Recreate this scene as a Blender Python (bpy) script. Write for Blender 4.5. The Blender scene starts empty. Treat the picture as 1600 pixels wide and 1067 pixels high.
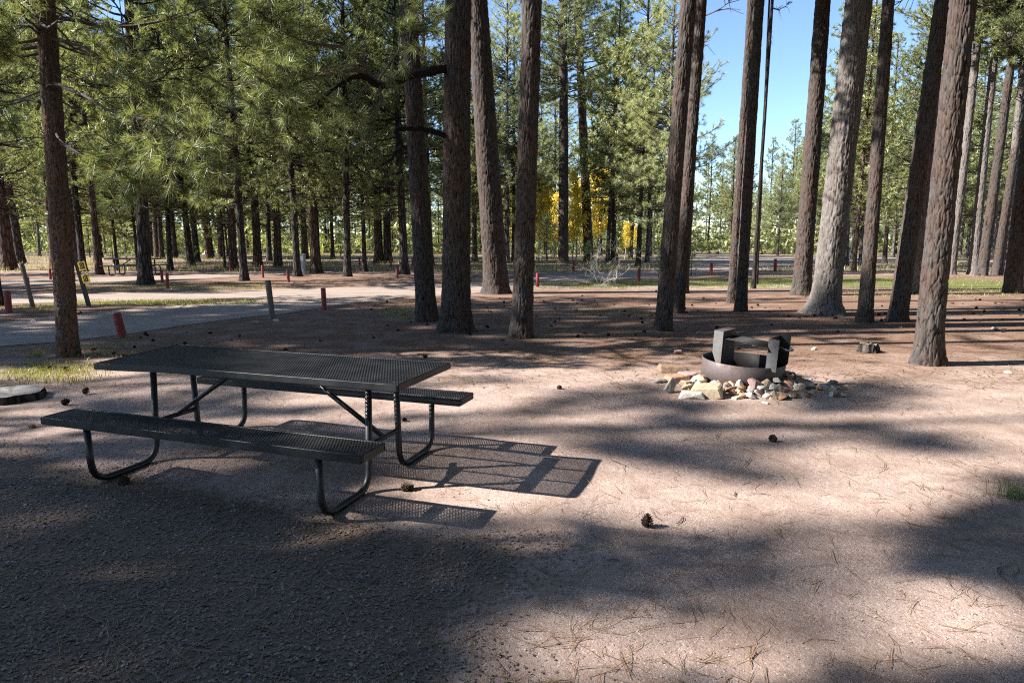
import bpy, bmesh, math, random
import numpy as np
from mathutils import Vector, Matrix, geometry

# ------------------------------------------------------------------ camera, sky, sun, exposure
scene = bpy.context.scene
CAMZ, PITCH, FPX = 1.593, math.radians(8.70), 1035.6
cam_d = bpy.data.cameras.new('camera'); cam = bpy.data.objects.new('camera', cam_d)
scene.collection.objects.link(cam); scene.camera = cam
cam.location = (0, 0, CAMZ); cam.rotation_euler = (math.radians(90) - PITCH, 0, 0)
cam_d.sensor_width = 36; cam_d.lens = 36 * FPX / 1600; cam_d.clip_end = 3000; cam_d.clip_start = 0.05

SUN_EL = math.radians(34.1); SHADOW_AZ = math.radians(95.6)      # where shadows fall: from -Y towards +X
sun_travel = Vector((math.sin(SHADOW_AZ) * math.cos(SUN_EL), -math.cos(SHADOW_AZ) * math.cos(SUN_EL), -math.sin(SUN_EL)))
world = bpy.data.worlds.new('World'); scene.world = world; world.use_nodes = True
wn = world.node_tree.nodes; wl = world.node_tree.links
sky_n = wn.new('ShaderNodeTexSky'); sky_n.sky_type = 'NISHITA'; sky_n.sun_disc = False
sky_n.sun_elevation = SUN_EL; sky_n.sun_rotation = math.atan2(-sun_travel.x, -sun_travel.y)
sky_n.altitude = 2300; sky_n.air_density = 1.0; sky_n.dust_density = 0.0; sky_n.ozone_density = 3.2
wn['Background'].inputs[1].default_value = 0.09
wl.new(sky_n.outputs[0], wn['Background'].inputs[0])
sun_d = bpy.data.lights.new('sun', 'SUN'); sun_d.energy = 5.0; sun_d.angle = math.radians(0.53); sun_d.color = (1, 0.965, 0.915)
sun = bpy.data.objects.new('sun', sun_d); scene.collection.objects.link(sun)
sun.rotation_euler = sun_travel.to_track_quat('-Z', 'Y').to_euler(); sun.location = (-20, 0, 25)
scene.view_settings.view_transform = 'Standard'; scene.view_settings.look = 'None'
scene.view_settings.gamma = 1; scene.view_settings.exposure = 1.74
scene.cycles.max_bounces = 6; scene.cycles.transparent_max_bounces = 4
scene.cycles.use_adaptive_sampling = True; scene.cycles.adaptive_threshold = 0.006
scene.cycles.use_denoising = False; scene.cycles.filter_width = 1.15

C = scene.collection
rng = np.random.default_rng(7); random.seed(7)

# ------------------------------------------------------------------ helpers
def G(px, py, z=0.0):
    """ground point (at height z) seen at a place in the photograph"""
    x = (px - 800) / FPX; u = -(py - 533.5) / FPX
    d = (x, math.cos(PITCH) + u * math.sin(PITCH), -math.sin(PITCH) + u * math.cos(PITCH))
    t = (z - CAMZ) / d[2]
    return (d[0] * t, d[1] * t)
def AT(px, py, Y):
    x = (px - 800) / FPX; u = -(py - 533.5) / FPX
    t = Y / (math.cos(PITCH) + u * math.sin(PITCH))
    return Vector((x * t, Y, CAMZ + t * (-math.sin(PITCH) + u * math.cos(PITCH))))
def PX(x, y, z):
    d = y * math.cos(PITCH) - (z - CAMZ) * math.sin(PITCH); u = (z - CAMZ) * math.cos(PITCH) + y * math.sin(PITCH)
    return 800 + x / d * FPX, 533.5 - u / d * FPX

def _h(ix, iy, iz, s):
    ix = ix.astype(np.int64); iy = iy.astype(np.int64); iz = iz.astype(np.int64)
    n = (ix * 374761393 + iy * 668265263 + iz * 2147483629 + s * 974634617) & 0xffffffff
    n = ((n ^ (n >> 13)) * 1274126177) & 0xffffffff
    n = ((n ^ (n >> 16)) * 2246822519) & 0xffffffff
    return ((n ^ (n >> 15)) & 0xffffff) / float(0xffffff)
def vnoise(x, y, z=None, s=0):
    x = np.asarray(x, float); y = np.asarray(y, float); z = np.zeros_like(x) if z is None else np.asarray(z, float)
    i, j, k = np.floor(x), np.floor(y), np.floor(z); fx, fy, fz = x - i, y - j, z - k
    fx, fy, fz = [t * t * (3 - 2 * t) for t in (fx, fy, fz)]
    def c(a, b, d): return _h(i + a, j + b, k + d, s)
    a = c(0,0,0)*(1-fx)+c(1,0,0)*fx; b = c(0,1,0)*(1-fx)+c(1,1,0)*fx
    e = c(0,0,1)*(1-fx)+c(1,0,1)*fx; f = c(0,1,1)*(1-fx)+c(1,1,1)*fx
    return ((a*(1-fy)+b*fy)*(1-fz) + (e*(1-fy)+f*fy)*fz) * 2 - 1
def fbm(x, y, z=None, s=0, o=3):
    r = 0; a = 1.0; t = 0
    for q in range(o):
        r = r + a * vnoise(x * 2**q, y * 2**q, None if z is None else z * 2**q, s + q); t += a; a *= 0.5
    return r / t
def sstep(a, b, x): t = np.clip((x - a) / (b - a), 0, 1); return t * t * (3 - 2 * t)

def mesh(name, V, F, mat=None, smooth=False, attrs=None):
    me = bpy.data.meshes.new(name); V = np.asarray(V, np.float32)
    if isinstance(F, np.ndarray):
        n, k = F.shape
        me.vertices.add(len(V)); me.vertices.foreach_set('co', V.ravel())
        me.loops.add(n * k); me.loops.foreach_set('vertex_index', F.astype(np.int32).ravel())
        me.polygons.add(n); me.polygons.foreach_set('loop_start', np.arange(0, n * k, k, dtype=np.int32))
        me.update(calc_edges=True)
    else:
        me.from_pydata([tuple(v) for v in V], [], F); me.update()
    if attrs:
        for a, val in attrs.items():
            at = me.attributes.new(a, 'FLOAT', 'POINT'); at.data.foreach_set('value', np.asarray(val, np.float32))
    if smooth: me.polygons.foreach_set('use_smooth', np.ones(len(me.polygons), bool))
    if mat: me.materials.append(mat)
    return me
def obj(name, me, parent=None, loc=(0,0,0), rot=(0,0,0), sc=(1,1,1)):
    o = bpy.data.objects.new(name, me); C.objects.link(o); o.parent = parent
    o.location = loc; o.rotation_euler = rot; o.scale = sc if hasattr(sc, '__len__') else (sc,)*3
    return o
def tag(o, label, cat, group=None):
    o['label'] = label; o['category'] = cat
    if group: o['group'] = group
    return o
def thing(name, label, cat, loc=(0,0,0), rot=(0,0,0), group=None):
    return tag(obj(name, None, None, loc, rot), label, cat, group)
def kind(o, k): o['kind'] = k; return o

def merge(parts):
    Vs, Fs, n = [], [], 0
    for V, F in parts:
        Vs.append(np.asarray(V, float)); Fs.append(np.asarray(F) + n); n += len(V)
    return np.vstack(Vs), np.vstack(Fs)
def tube(P, R, k=8, cap=True):
    """quads around a polyline; cap rings close to a point-like disc of quads"""
    P = np.asarray(P, float); R = np.broadcast_to(np.asarray(R, float), (len(P),)).copy()
    if cap:
        P = np.vstack([P[:1], P, P[-1:]]); R = np.concatenate([[1e-5], R, [1e-5]])
    T = np.gradient(P, axis=0)
    if cap: T[0] = T[1] = P[2] - P[1]; T[-1] = T[-2] = P[-2] - P[-3]
    T /= np.linalg.norm(T, axis=1)[:, None] + 1e-12
    up = np.array([0, 0, 1.0]) if abs(T[0][2]) < 0.9 else np.array([1.0, 0, 0])
    N = np.zeros_like(P); n = np.cross(T[0], up); n /= np.linalg.norm(n)
    for i in range(len(P)):
        n = n - T[i] * (n @ T[i]); n /= np.linalg.norm(n) + 1e-12; N[i] = n
    B = np.cross(T, N); a = np.arange(k) * 2 * np.pi / k
    V = P[:, None] + R[:, None, None] * (N[:, None] * np.cos(a)[None, :, None] + B[:, None] * np.sin(a)[None, :, None])
    i = np.arange(len(P) - 1)[:, None] * k; j = np.arange(k)[None]; j2 = (j + 1) % k
    F = np.stack([i + j, i + j2, i + k + j2, i + k + j], -1).reshape(-1, 4)
    return V.reshape(-1, 3), F
def boxq(cx, cy, cz, sx, sy, sz):
    V = np.array([[x, y, z] for x in (-.5,.5) for y in (-.5,.5) for z in (-.5,.5)]) * [sx, sy, sz] + [cx, cy, cz]
    F = np.array([[0,1,3,2],[4,6,7,5],[0,4,5,1],[2,3,7,6],[0,2,6,4],[1,5,7,3]])
    return V, F
def bevel_box(name, sx, sy, sz, b, mat, c=(0,0,0), seg=2, warp=None):
    bm = bmesh.new(); bmesh.ops.create_cube(bm, size=1)
    for v in bm.verts: v.co = Vector((v.co.x*sx + c[0], v.co.y*sy + c[1], v.co.z*sz + c[2]))
    bmesh.ops.bevel(bm, geom=bm.edges[:], offset=b, segments=seg, affect='EDGES', profile=0.6)
    me = bpy.data.meshes.new(name); bm.to_mesh(me); bm.free(); me.materials.append(mat)
    return me
def smoothpath(P, n=6):
    """Catmull-Rom through the points"""
    P = np.asarray(P, float); Q = np.vstack([2*P[0]-P[1], P, 2*P[-1]-P[-2]]); out = []
    for i in range(1, len(Q) - 2):
        for t in np.linspace(0, 1, n, endpoint=False):
            a, b, c, d = Q[i-1], Q[i], Q[i+1], Q[i+2]
            out.append(0.5*((2*b)+(-a+c)*t+(2*a-5*b+4*c-d)*t*t+(-a+3*b-3*c+d)*t**3))
    out.append(P[-1]); return np.array(out)

# ------------------------------------------------------------------ materials
class NT:
    def __init__(s, name):
        s.m = bpy.data.materials.new(name); s.m.use_nodes = True; s.t = s.m.node_tree; s.n = s.t.nodes
        s.b = s.n['Principled BSDF']; s.out = s.n['Material Output']
    def new(s, ty, **kw):
        x = s.n.new(ty)
        for k, v in kw.items(): setattr(x, k, v)
        return x
    def link(s, a, b): s.t.links.new(a, b)
    def coord(s, scale=(1,1,1), which='Object'):
        tc = s.new('ShaderNodeTexCoord'); mp = s.new('ShaderNodeMapping'); mp.inputs['Scale'].default_value = scale
        s.link(tc.outputs[which], mp.inputs[0]); return mp.outputs[0]
    def noise(s, vec, scale, detail=4, rough=0.55, dist=0):
        x = s.new('ShaderNodeTexNoise'); x.inputs['Scale'].default_value = scale; x.inputs['Detail'].default_value = detail
        x.inputs['Roughness'].default_value = rough; x.inputs['Distortion'].default_value = dist
        s.link(vec, x.inputs['Vector']); return x.outputs['Fac']
    def vor(s, vec, scale, feature='F1', out='Distance', rand=1):
        x = s.new('ShaderNodeTexVoronoi'); x.feature = feature; x.inputs['Scale'].default_value = scale
        x.inputs['Randomness'].default_value = rand; s.link(vec, x.inputs['Vector']); return x.outputs[out]
    def ramp(s, fac, stops, interp='LINEAR'):
        r = s.new('ShaderNodeValToRGB'); e = r.color_ramp.elements; r.color_ramp.interpolation = interp
        while len(e) < len(stops): e.new(0.5)
        for q, (p, c) in zip(e, stops):
            q.position = p; q.color = (*c, 1) if len(c) == 3 else c
        s.link(fac, r.inputs[0]); return r.outputs[0]
    def mix(s, fac, a, b, mode='MIX'):
        x = s.new('ShaderNodeMix'); x.data_type = 'RGBA'; x.blend_type = mode
        for sock, v in ((x.inputs[0], fac), (x.inputs[6], a), (x.inputs[7], b)):
            if hasattr(v, 'links'): s.link(v, sock)
            elif isinstance(v, (int, float)): sock.default_value = v
            else: sock.default_value = (*v, 1)
        return x.outputs[2]
    def math(s, op, a, b=0.0, clamp=False):
        x = s.new('ShaderNodeMath'); x.operation = op; x.use_clamp = clamp
        for sock, v in ((x.inputs[0], a), (x.inputs[1], b)):
            if hasattr(v, 'links'): s.link(v, sock)
            else: sock.default_value = v
        return x.outputs[0]
    def attr(s, name): x = s.new('ShaderNodeAttribute'); x.attribute_name = name; return x.outputs['Fac']
    def bump(s, hgt, dist=0.01, strength=1.0, prev=None):
        x = s.new('ShaderNodeBump'); x.inputs['Distance'].default_value = dist; x.inputs['Strength'].default_value = strength
        s.link(hgt, x.inputs['Height'])
        if prev: s.link(prev, x.inputs['Normal'])
        return x.outputs[0]
    def done(s, col=None, rough=None, normal=None, spec=None):
        for k, v in (('Base Color', col), ('Roughness', rough), ('Normal', normal), ('Specular IOR Level', spec)):
            if v is None: continue
            if hasattr(v, 'links'): s.link(v, s.b.inputs[k])
            elif isinstance(v, (int, float)): s.b.inputs[k].default_value = v
            else: s.b.inputs[k].default_value = (*v, 1)
        return s.m

def m_ground():
    t = NT('ground'); v = t.coord()
    mid = t.noise(v, 3.2, 6, 0.6); grain = t.noise(v, 420, 2, 0.6); gr2 = t.noise(v, 150, 3, 0.6); spk = t.vor(v, 210, out='Color')
    sand = t.mix(t.ramp(mid, [(0.3, (0,0,0)), (0.7, (1,1,1))]), (0.345, 0.246, 0.200), (0.45, 0.343, 0.290))
    sand = t.mix(t.ramp(grain, [(0.3, (0,0,0)), (0.6, (1,1,1))]), t.mix(0.3, sand, (0.14, 0.095, 0.08)), sand)
    sand = t.mix(t.ramp(gr2, [(0.28, (0,0,0)), (0.5, (1,1,1))]), t.mix(0.35, sand, (0.15, 0.10, 0.08)), sand)
    sep = t.new('ShaderNodeSeparateColor'); t.link(spk, sep.inputs[0])
    sand = t.mix(t.ramp(sep.outputs[0], [(0.93, (0,0,0)), (0.95, (1,1,1))]), sand, (0.13, 0.09, 0.075))
    sand = t.mix(t.ramp(sep.outputs[1], [(0.93, (0,0,0)), (0.96, (1,1,1))]), sand, (0.60, 0.50, 0.44))
    # dust and fine needle duff in loose drifts
    du = t.math('ADD', t.math('MULTIPLY', t.noise(v, 1.3, 6, 0.7, 0.6), 1.0), t.math('MULTIPLY', t.noise(v, 14, 4, 0.7, 1.5), 0.35))
    sand = t.mix(t.ramp(du, [(0.60, (0,0,0)), (0.86, (0.75,0.75,0.75))]), sand, (0.20, 0.135, 0.105))
    ln = t.noise(v, 30, 6, 0.75, 1.6)
    lit = t.mix(t.ramp(ln, [(0.3, (0,0,0)), (0.7, (1,1,1))]), (0.070, 0.038, 0.025), (0.265, 0.158, 0.105))
    lf = t.math('ADD', t.attr('litter'), t.math('MULTIPLY', t.math('SUBTRACT', t.noise(v, 1.6, 6, 0.7), 0.5), 1.4))
    col = t.mix(t.ramp(lf, [(0.36, (0,0,0)), (0.8, (1,1,1))]), sand, lit)
    gr = t.mix(t.noise(v, 9, 4), (0.055, 0.075, 0.018), (0.21, 0.20, 0.065))
    gf = t.math('ADD', t.attr('grass'), t.math('MULTIPLY', t.math('SUBTRACT', t.noise(v, 0.9, 5, 0.7), 0.5), 1.3))
    col = t.mix(t.ramp(gf, [(0.42, (0,0,0)), (0.72, (1,1,1))]), col, gr)
    bed = t.mix(t.noise(v, 110, 4, 0.7), (0.11, 0.078, 0.057), (0.255, 0.184, 0.142))
    bed = t.mix(t.ramp(t.noise(v, 2.4, 5, 0.6), [(0.5, (0,0,0)), (0.75, (0.7,0.7,0.7))]), bed, (0.20, 0.148, 0.122))
    pf = t.math('ADD', t.attr('pad'), t.math('ADD', t.math('MULTIPLY', t.math('SUBTRACT', t.noise(v, 2.2, 5, 0.7), 0.5), 1.1), t.math('MULTIPLY', t.math('SUBTRACT', t.noise(v, 22, 4, 0.7), 0.5), 0.7)))
    pm = t.ramp(pf, [(0.4, (0,0,0)), (0.66, (1,1,1))])
    col = t.mix(pm, col, bed)
    b1 = t.bump(mid, 0.02, 0.5); b2 = t.bump(t.noise(v, 26, 5, 0.6), 0.010, 0.6, b1); b3 = t.bump(gr2, 0.0035, 0.8, b2)
    return t.done(col, 0.95, b3, 0.12)
def m_road():
    t = NT('road_gravel'); v = t.coord()
    c = t.mix(t.noise(v, 1.2, 5), (0.33, 0.25, 0.195), (0.43, 0.34, 0.275))
    c = t.mix(t.ramp(t.noise(v, 60, 3, 0.7), [(0.4, (0,0,0)), (0.6, (1,1,1))]), t.mix(0.5, c, (0.12, 0.1, 0.095)), c)
    c = t.mix(t.ramp(t.noise(v, 0.7, 6, 0.7), [(0.55, (0,0,0)), (0.75, (1,1,1))]), c, (0.20, 0.125, 0.09))
    c = t.mix(t.ramp(t.noise(t.coord((0.12, 1, 1)), 2.6, 5, 0.65), [(0.42, (0,0,0)), (0.7, (0.55,0.55,0.55))]), c, (0.185, 0.15, 0.125))
    return t.done(c, 0.95, t.bump(t.noise(v, 45, 3), 0.01, 0.7), 0.15)
def m_pad():
    t = NT('gravel_bed'); v = t.coord()
    c = t.mix(t.noise(v, 60, 4), (0.045, 0.04, 0.037), (0.16, 0.135, 0.12))
    c = t.mix(t.ramp(t.noise(v, 2.2, 5), [(0.45, (0,0,0)), (0.7, (1,1,1))]), c, (0.20, 0.145, 0.12))
    return t.done(c, 0.95, t.bump(t.vor(v, 70), 0.012, 1.0), 0.2)
def m_chip():
    t = NT('gravel_chip'); g = t.new('ShaderNodeNewGeometry').outputs['Random Per Island']; v = t.coord()
    c = t.ramp(g, [(0, (0.12, 0.09, 0.07)), (0.3, (0.195, 0.146, 0.116)), (0.55, (0.24, 0.175, 0.136)), (0.8, (0.295, 0.212, 0.162)), (0.93, (0.29, 0.262, 0.242)), (1, (0.45, 0.41, 0.38))])
    c = t.mix(0.35, c, t.mix(t.noise(v, 200, 3), (0.07, 0.05, 0.04), (0.32, 0.24, 0.19)))
    return t.done(c, 0.8, t.bump(t.noise(v, 150, 3), 0.003, 0.6), 0.3)
def m_bark(name, dark, plate, red, fine=True, scale=1.0):
    t = NT(name); v = t.coord((1, 1, 0.35)); v2 = t.coord((1, 1, 0.16))
    nz = t.noise(v, 26 * scale, 6, 0.65); nl = t.noise(t.coord((1,1,0.6)), 3.2 * scale, 4)
    col = t.mix(t.ramp(nl, [(0.38, (0,0,0)), (0.66, (1,1,1))]), plate, red)
    col = t.mix(t.ramp(nz, [(0.3, (0,0,0)), (0.75, (1,1,1))]), t.mix(0.55, col, dark), t.mix(0.12, col, (0.33, 0.30, 0.28)))
    if fine:
        p = t.attr('plate')
        col = t.mix(t.ramp(p, [(0.02, (0,0,0)), (0.45, (1,1,1))]), dark, col)
        nrm = t.bump(nz, 0.012, 0.9)
        nrm = t.bump(t.noise(v, 90, 4, 0.7), 0.004, 0.8, nrm)
    else:
        e = t.vor(v2, 11 * scale, 'DISTANCE_TO_EDGE')
        w = t.ramp(e, [(0.0, (0,0,0)), (0.22, (1,1,1))])
        col = t.mix(w, dark, col)
        nrm = t.bump(w, 0.03, 1.0); nrm = t.bump(nz, 0.02, 0.8, nrm)
    return t.done(col, 0.92, nrm, 0.2)
def m_needle(name, a, b, trans=0.35, brown=0.03, rough=0.5):
    t = NT(name); t.n.remove(t.b); g = t.new('ShaderNodeNewGeometry').outputs['Random Per Island']
    oi = t.new('ShaderNodeObjectInfo').outputs['Random']; v = t.coord()
    f = t.math('ADD', t.math('MULTIPLY', g, 0.4), t.math('ADD', t.math('MULTIPLY', oi, 0.25), t.math('MULTIPLY', t.noise(v, 0.9, 3), 0.45)))
    c = t.ramp(f, [(0.15, a), (0.85, b)])
    c = t.mix(t.ramp(g, [(1 - brown - 0.01, (0,0,0)), (1 - brown, (1,1,1))]), c, (0.22, 0.12, 0.04))
    d = t.new('ShaderNodeBsdfDiffuse'); tr = t.new('ShaderNodeBsdfTranslucent'); gl = t.new('ShaderNodeBsdfGlossy')
    gl.inputs['Roughness'].default_value = rough; gl.inputs['Color'].default_value = (0.8, 0.85, 0.75, 1)
    t.link(c, d.inputs[0]); t.link(t.mix(1.0, c, (1.45, 1.4, 0.75), 'MULTIPLY'), tr.inputs[0])
    m1 = t.new('ShaderNodeMixShader'); m1.inputs[0].default_value = trans; t.link(d.outputs[0], m1.inputs[1]); t.link(tr.outputs[0], m1.inputs[2])
    m2 = t.new('ShaderNodeMixShader'); m2.inputs[0].default_value = 0.08; t.link(m1.outputs[0], m2.inputs[1]); t.link(gl.outputs[0], m2.inputs[2])
    t.link(m2.outputs[0], t.out.inputs[0]); return t.m
def m_simple(name, c0, c1, scale=20, rough=0.8, bump=0.002, spec=0.3, stretch=(1,1,1), metallic=0):
    t = NT(name); v = t.coord(stretch); n = t.noise(v, scale, 5, 0.65)
    t.b.inputs['Metallic'].default_value = metallic
    return t.done(t.mix(t.ramp(n, [(0.3, (0,0,0)), (0.72, (1,1,1))]), c0, c1), rough, t.bump(n, bump, 0.7), spec)
M = {}
M['ground'] = m_ground(); M['road'] = m_road(); M['pad'] = m_pad(); M['chip'] = m_chip()
M['bark'] = m_bark('bark_mature', (0.009, 0.007, 0.006), (0.066, 0.056, 0.050), (0.080, 0.045, 0.031))
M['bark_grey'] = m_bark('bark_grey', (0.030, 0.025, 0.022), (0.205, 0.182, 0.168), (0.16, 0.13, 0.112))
M['bark_young'] = m_bark('bark_flaky', (0.014, 0.010, 0.008), (0.095, 0.068, 0.056), (0.165, 0.078, 0.044))
M['bark_far'] = m_bark('bark_far', (0.012, 0.009, 0.008), (0.085, 0.071, 0.064), (0.085, 0.053, 0.039), False)
M['bark_far_red'] = m_bark('bark_far_red', (0.024, 0.015, 0.011), (0.135, 0.086, 0.062), (0.17, 0.085, 0.048), False)
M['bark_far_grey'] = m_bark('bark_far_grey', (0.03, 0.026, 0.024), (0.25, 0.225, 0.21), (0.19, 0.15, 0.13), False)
M['twig'] = m_simple('dead_wood', (0.045, 0.034, 0.029), (0.13, 0.105, 0.09), 30, 0.9, 0.004)
M['needle'] = m_needle('pine_needles', (0.105, 0.142, 0.048), (0.230, 0.252, 0.102), 0.45)
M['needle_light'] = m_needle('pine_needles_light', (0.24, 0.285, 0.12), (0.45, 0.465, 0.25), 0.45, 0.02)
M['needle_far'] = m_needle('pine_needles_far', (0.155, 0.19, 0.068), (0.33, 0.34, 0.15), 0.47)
M['aspen_leaf'] = m_needle('aspen_leaves', (0.56, 0.42, 0.03), (0.72, 0.60, 0.10), 0.4, 0.02)
M['aspen_bark'] = m_simple('aspen_bark', (0.22, 0.2, 0.17), (0.52, 0.5, 0.45), 14, 0.85, 0.003)
M['bleached'] = m_simple('bleached_twigs', (0.26, 0.24, 0.21), (0.46, 0.43, 0.39), 30, 0.9, 0.002)
M['grass'] = m_needle('grass_blades', (0.075, 0.105, 0.022), (0.30, 0.28, 0.085), 0.4, 0.12)
M['litter'] = m_needle('fallen_needles', (0.16, 0.085, 0.050), (0.50, 0.35, 0.22), 0.1, 0.2, 0.5)
M['cone'] = m_simple('pine_cone', (0.028, 0.016, 0.011), (0.085, 0.05, 0.032), 60, 0.85, 0.003)
M['red_post'] = m_simple('red_painted_wood', (0.16, 0.022, 0.020), (0.27, 0.048, 0.040), 12, 0.6, 0.003, 0.35, (1,1,0.25))
M['wood_post'] = m_simple('weathered_post', (0.10, 0.075, 0.06), (0.25, 0.20, 0.165), 22, 0.9, 0.004, 0.2, (1,1,0.12))
M['wood_dark'] = m_simple('dark_post', (0.035, 0.028, 0.024), (0.13, 0.11, 0.10), 22, 0.85, 0.004, 0.25, (1,1,0.12))
M['yellow'] = m_simple('yellow_sign', (0.62, 0.38, 0.01), (0.72, 0.48, 0.03), 6, 0.45, 0.0005, 0.4)
M['black_print'] = m_simple('black_print', (0.012, 0.012, 0.012), (0.02, 0.02, 0.02), 6, 0.5, 0.0005, 0.3)
M['white_paint'] = m_simple('white_paint', (0.55, 0.53, 0.5), (0.72, 0.7, 0.68), 18, 0.6, 0.001, 0.4)
M['utility'] = m_simple('grey_cabinet', (0.30, 0.34, 0.36), (0.42, 0.46, 0.48), 5, 0.5, 0.001, 0.4)
M['stump_top'] = m_simple('stump_cut', (0.17, 0.15, 0.13), (0.36, 0.335, 0.305), 9, 0.9, 0.004)
def m_coat():
    t = NT('black_coated_steel'); v = t.coord(); n = t.noise(v, 5, 5, 0.6); f = t.noise(v, 120, 3)
    c = t.mix(t.ramp(n, [(0.45, (0,0,0)), (0.8, (1,1,1))]), (0.007, 0.007, 0.008), (0.020, 0.019, 0.018))
    sc = t.noise(t.coord((3, 30, 30)), 2.5, 6, 0.75); c = t.mix(t.ramp(sc, [(0.60, (0,0,0)), (0.70, (0.7,0.7,0.7))]), c, (0.11, 0.10, 0.095))
    r = t.ramp(n, [(0.3, (0.34,)*3), (0.75, (0.58,)*3)])
    return t.done(c, r, t.bump(f, 0.0006, 0.5), 0.5)
def m_mesh():
    t = NT('black_coated_mesh'); v = t.coord(); n = t.noise(v, 4, 5, 0.6)
    c = t.mix(t.ramp(n, [(0.4, (0,0,0)), (0.75, (1,1,1))]), (0.009, 0.009, 0.010), (0.026, 0.025, 0.024))
    return t.done(c, t.ramp(n, [(0.3, (0.36,)*3), (0.75, (0.52,)*3)]), None, 0.5)
M['coat'] = m_coat(); M['coat_mesh'] = m_mesh()
def m_steel(name, a, b, rust, amt):
    t = NT(name); v = t.coord(); n = t.noise(v, 7, 6, 0.7); c = t.mix(t.noise(v, 25, 4), a, b)
    c = t.mix(t.ramp(n, [(amt, (0,0,0)), (amt + 0.18, (1,1,1))]), c, rust)
    t.b.inputs['Metallic'].default_value = 0.25
    return t.done(c, t.ramp(n, [(0.3, (0.45,)*3), (0.8, (0.85,)*3)]), t.bump(t.noise(v, 60, 4), 0.0015, 0.6), 0.35)
M['ring'] = m_steel('ring_steel', (0.075, 0.058, 0.054), (0.14, 0.112, 0.108), (0.11, 0.052, 0.032), 0.52)
M['plate'] = m_steel('plate_steel', (0.10, 0.098, 0.096), (0.19, 0.185, 0.178), (0.14, 0.08, 0.048), 0.54)
M['soot'] = m_steel('soot_steel', (0.012, 0.011, 0.011), (0.03, 0.028, 0.027), (0.04, 0.025, 0.018), 0.62)
def m_rock(name, a, b):
    t = NT(name); v = t.coord(); oi = t.new('ShaderNodeObjectInfo').outputs['Random']
    n = t.noise(v, 18, 6, 0.7); c = t.mix(t.ramp(n, [(0.3, (0,0,0)), (0.7, (1,1,1))]), a, b)
    c = t.mix(t.math('MULTIPLY', oi, 0.45), c, (0.62, 0.52, 0.44), 'MULTIPLY')
    nn = t.bump(t.noise(v, 40, 5, 0.7), 0.006, 0.9)
    return t.done(c, 0.9, t.bump(t.noise(v, 9, 4), 0.02, 0.6, nn), 0.25)
M['rock_tan'] = m_rock('rock_tan', (0.30, 0.23, 0.15), (0.48, 0.39, 0.28))
M['rock_brown'] = m_rock('rock_brown', (0.15, 0.095, 0.065), (0.26, 0.17, 0.12))
M['rock_orange'] = m_rock('rock_orange', (0.30, 0.17, 0.10), (0.42, 0.26, 0.17))
M['rock_white'] = m_rock('rock_white', (0.46, 0.42, 0.37), (0.66, 0.62, 0.56))
M['rock_pink'] = m_rock('rock_pink', (0.30, 0.19, 0.17), (0.46, 0.33, 0.30))
M['rock_grey'] = m_rock('rock_grey', (0.20, 0.19, 0.185), (0.36, 0.345, 0.33))

# ------------------------------------------------------------------ ground, road, gravel pad
def hz(x, y):
    x = np.asarray(x, float); y = np.asarray(y, float)
    near = 1 - sstep(8.5, 12.0, np.hypot(x, y))
    return near * (0.022 * fbm(x * 0.8, y * 0.8, s=11, o=2) + 0.007 * vnoise(x * 3.1, y * 3.1, s=15)) - 0.002
def hz1(x, y): return float(hz(np.array([x]), np.array([y]))[0])

def poly_mask(pts, x, y):
    inside = np.zeros(x.shape, bool); n = len(pts)
    for i in range(n):
        (x1, y1), (x2, y2) = pts[i], pts[(i + 1) % n]
        c = ((y1 > y) != (y2 > y)) & (x < (x2 - x1) * (y - y1) / (y2 - y1 + 1e-12) + x1); inside ^= c
    return inside

a = np.linspace(-1, 1, 331); gx = np.sinh(a * 6.6) / np.sinh(6.6) * 700
b = np.linspace(-0.42, 1, 330); gy = 4.0 + np.sinh(b * 6.6) / np.sinh(6.6) * 700
X, Y = np.meshgrid(gx, gy); Z = hz(X, Y)
nx, ny = len(gx), len(gy); i = np.arange(ny - 1)[:, None] * nx + np.arange(nx - 1)[None]
F = np.stack([i, i + 1, i + nx + 1, i + nx], -1).reshape(-1, 4)
D = np.hypot(X, Y)
litter = np.clip(0.20 + 0.55 * sstep(6.8, 9.6, Y + 0.9 * fbm(X * 0.5, Y * 0.5, s=3)), 0, 1)
litter = np.where(Y > 30, 0.55, litter)
# grass: beside the drive, the verge beyond the trees on the right, the far woods floor
def blob(px, py, rx, ry):
    cx, cy = G(px, py); return np.exp(-(((X - cx) / rx) ** 2 + ((Y - cy) / ry) ** 2))
grass = 0.85 * blob(60, 580, 0.9, 0.35) + 0.5 * blob(130, 560, 0.5, 0.25) + 0.9 * blob(260, 473, 6.0, 0.9) + 0.5 * blob(300, 448, 9, 2.0) \
    + 0.55 * blob(930, 444, 6, 2.2) + 0.75 * blob(1200, 440, 6, 3.0) + 0.7 * blob(1420, 440, 5, 3.5) + 0.5 * blob(1560, 450, 3, 4) + 0.5 * sstep(38, 55, Y) \
    + 0.4 * blob(620, 490, 1.2, 0.7) + 0.25 * blob(690, 470, 2.0, 0.8)
grass = np.clip(grass, 0, 1); litter = np.clip(litter - 0.45 * blob(930, 444, 6, 2.2) - 0.4 * blob(1150, 445, 5, 2), 0, 1)
pad_px = [(-500,690),(-150,700),(0,706),(150,728),(300,758),(450,792),(600,828),(740,838),(835,852),(800,900),(725,960),(690,1010),(700,1100),(760,1400),(200,1500),(-900,1300),(-900,800)]
pad_out = [G(*p) for p in pad_px]
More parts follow.
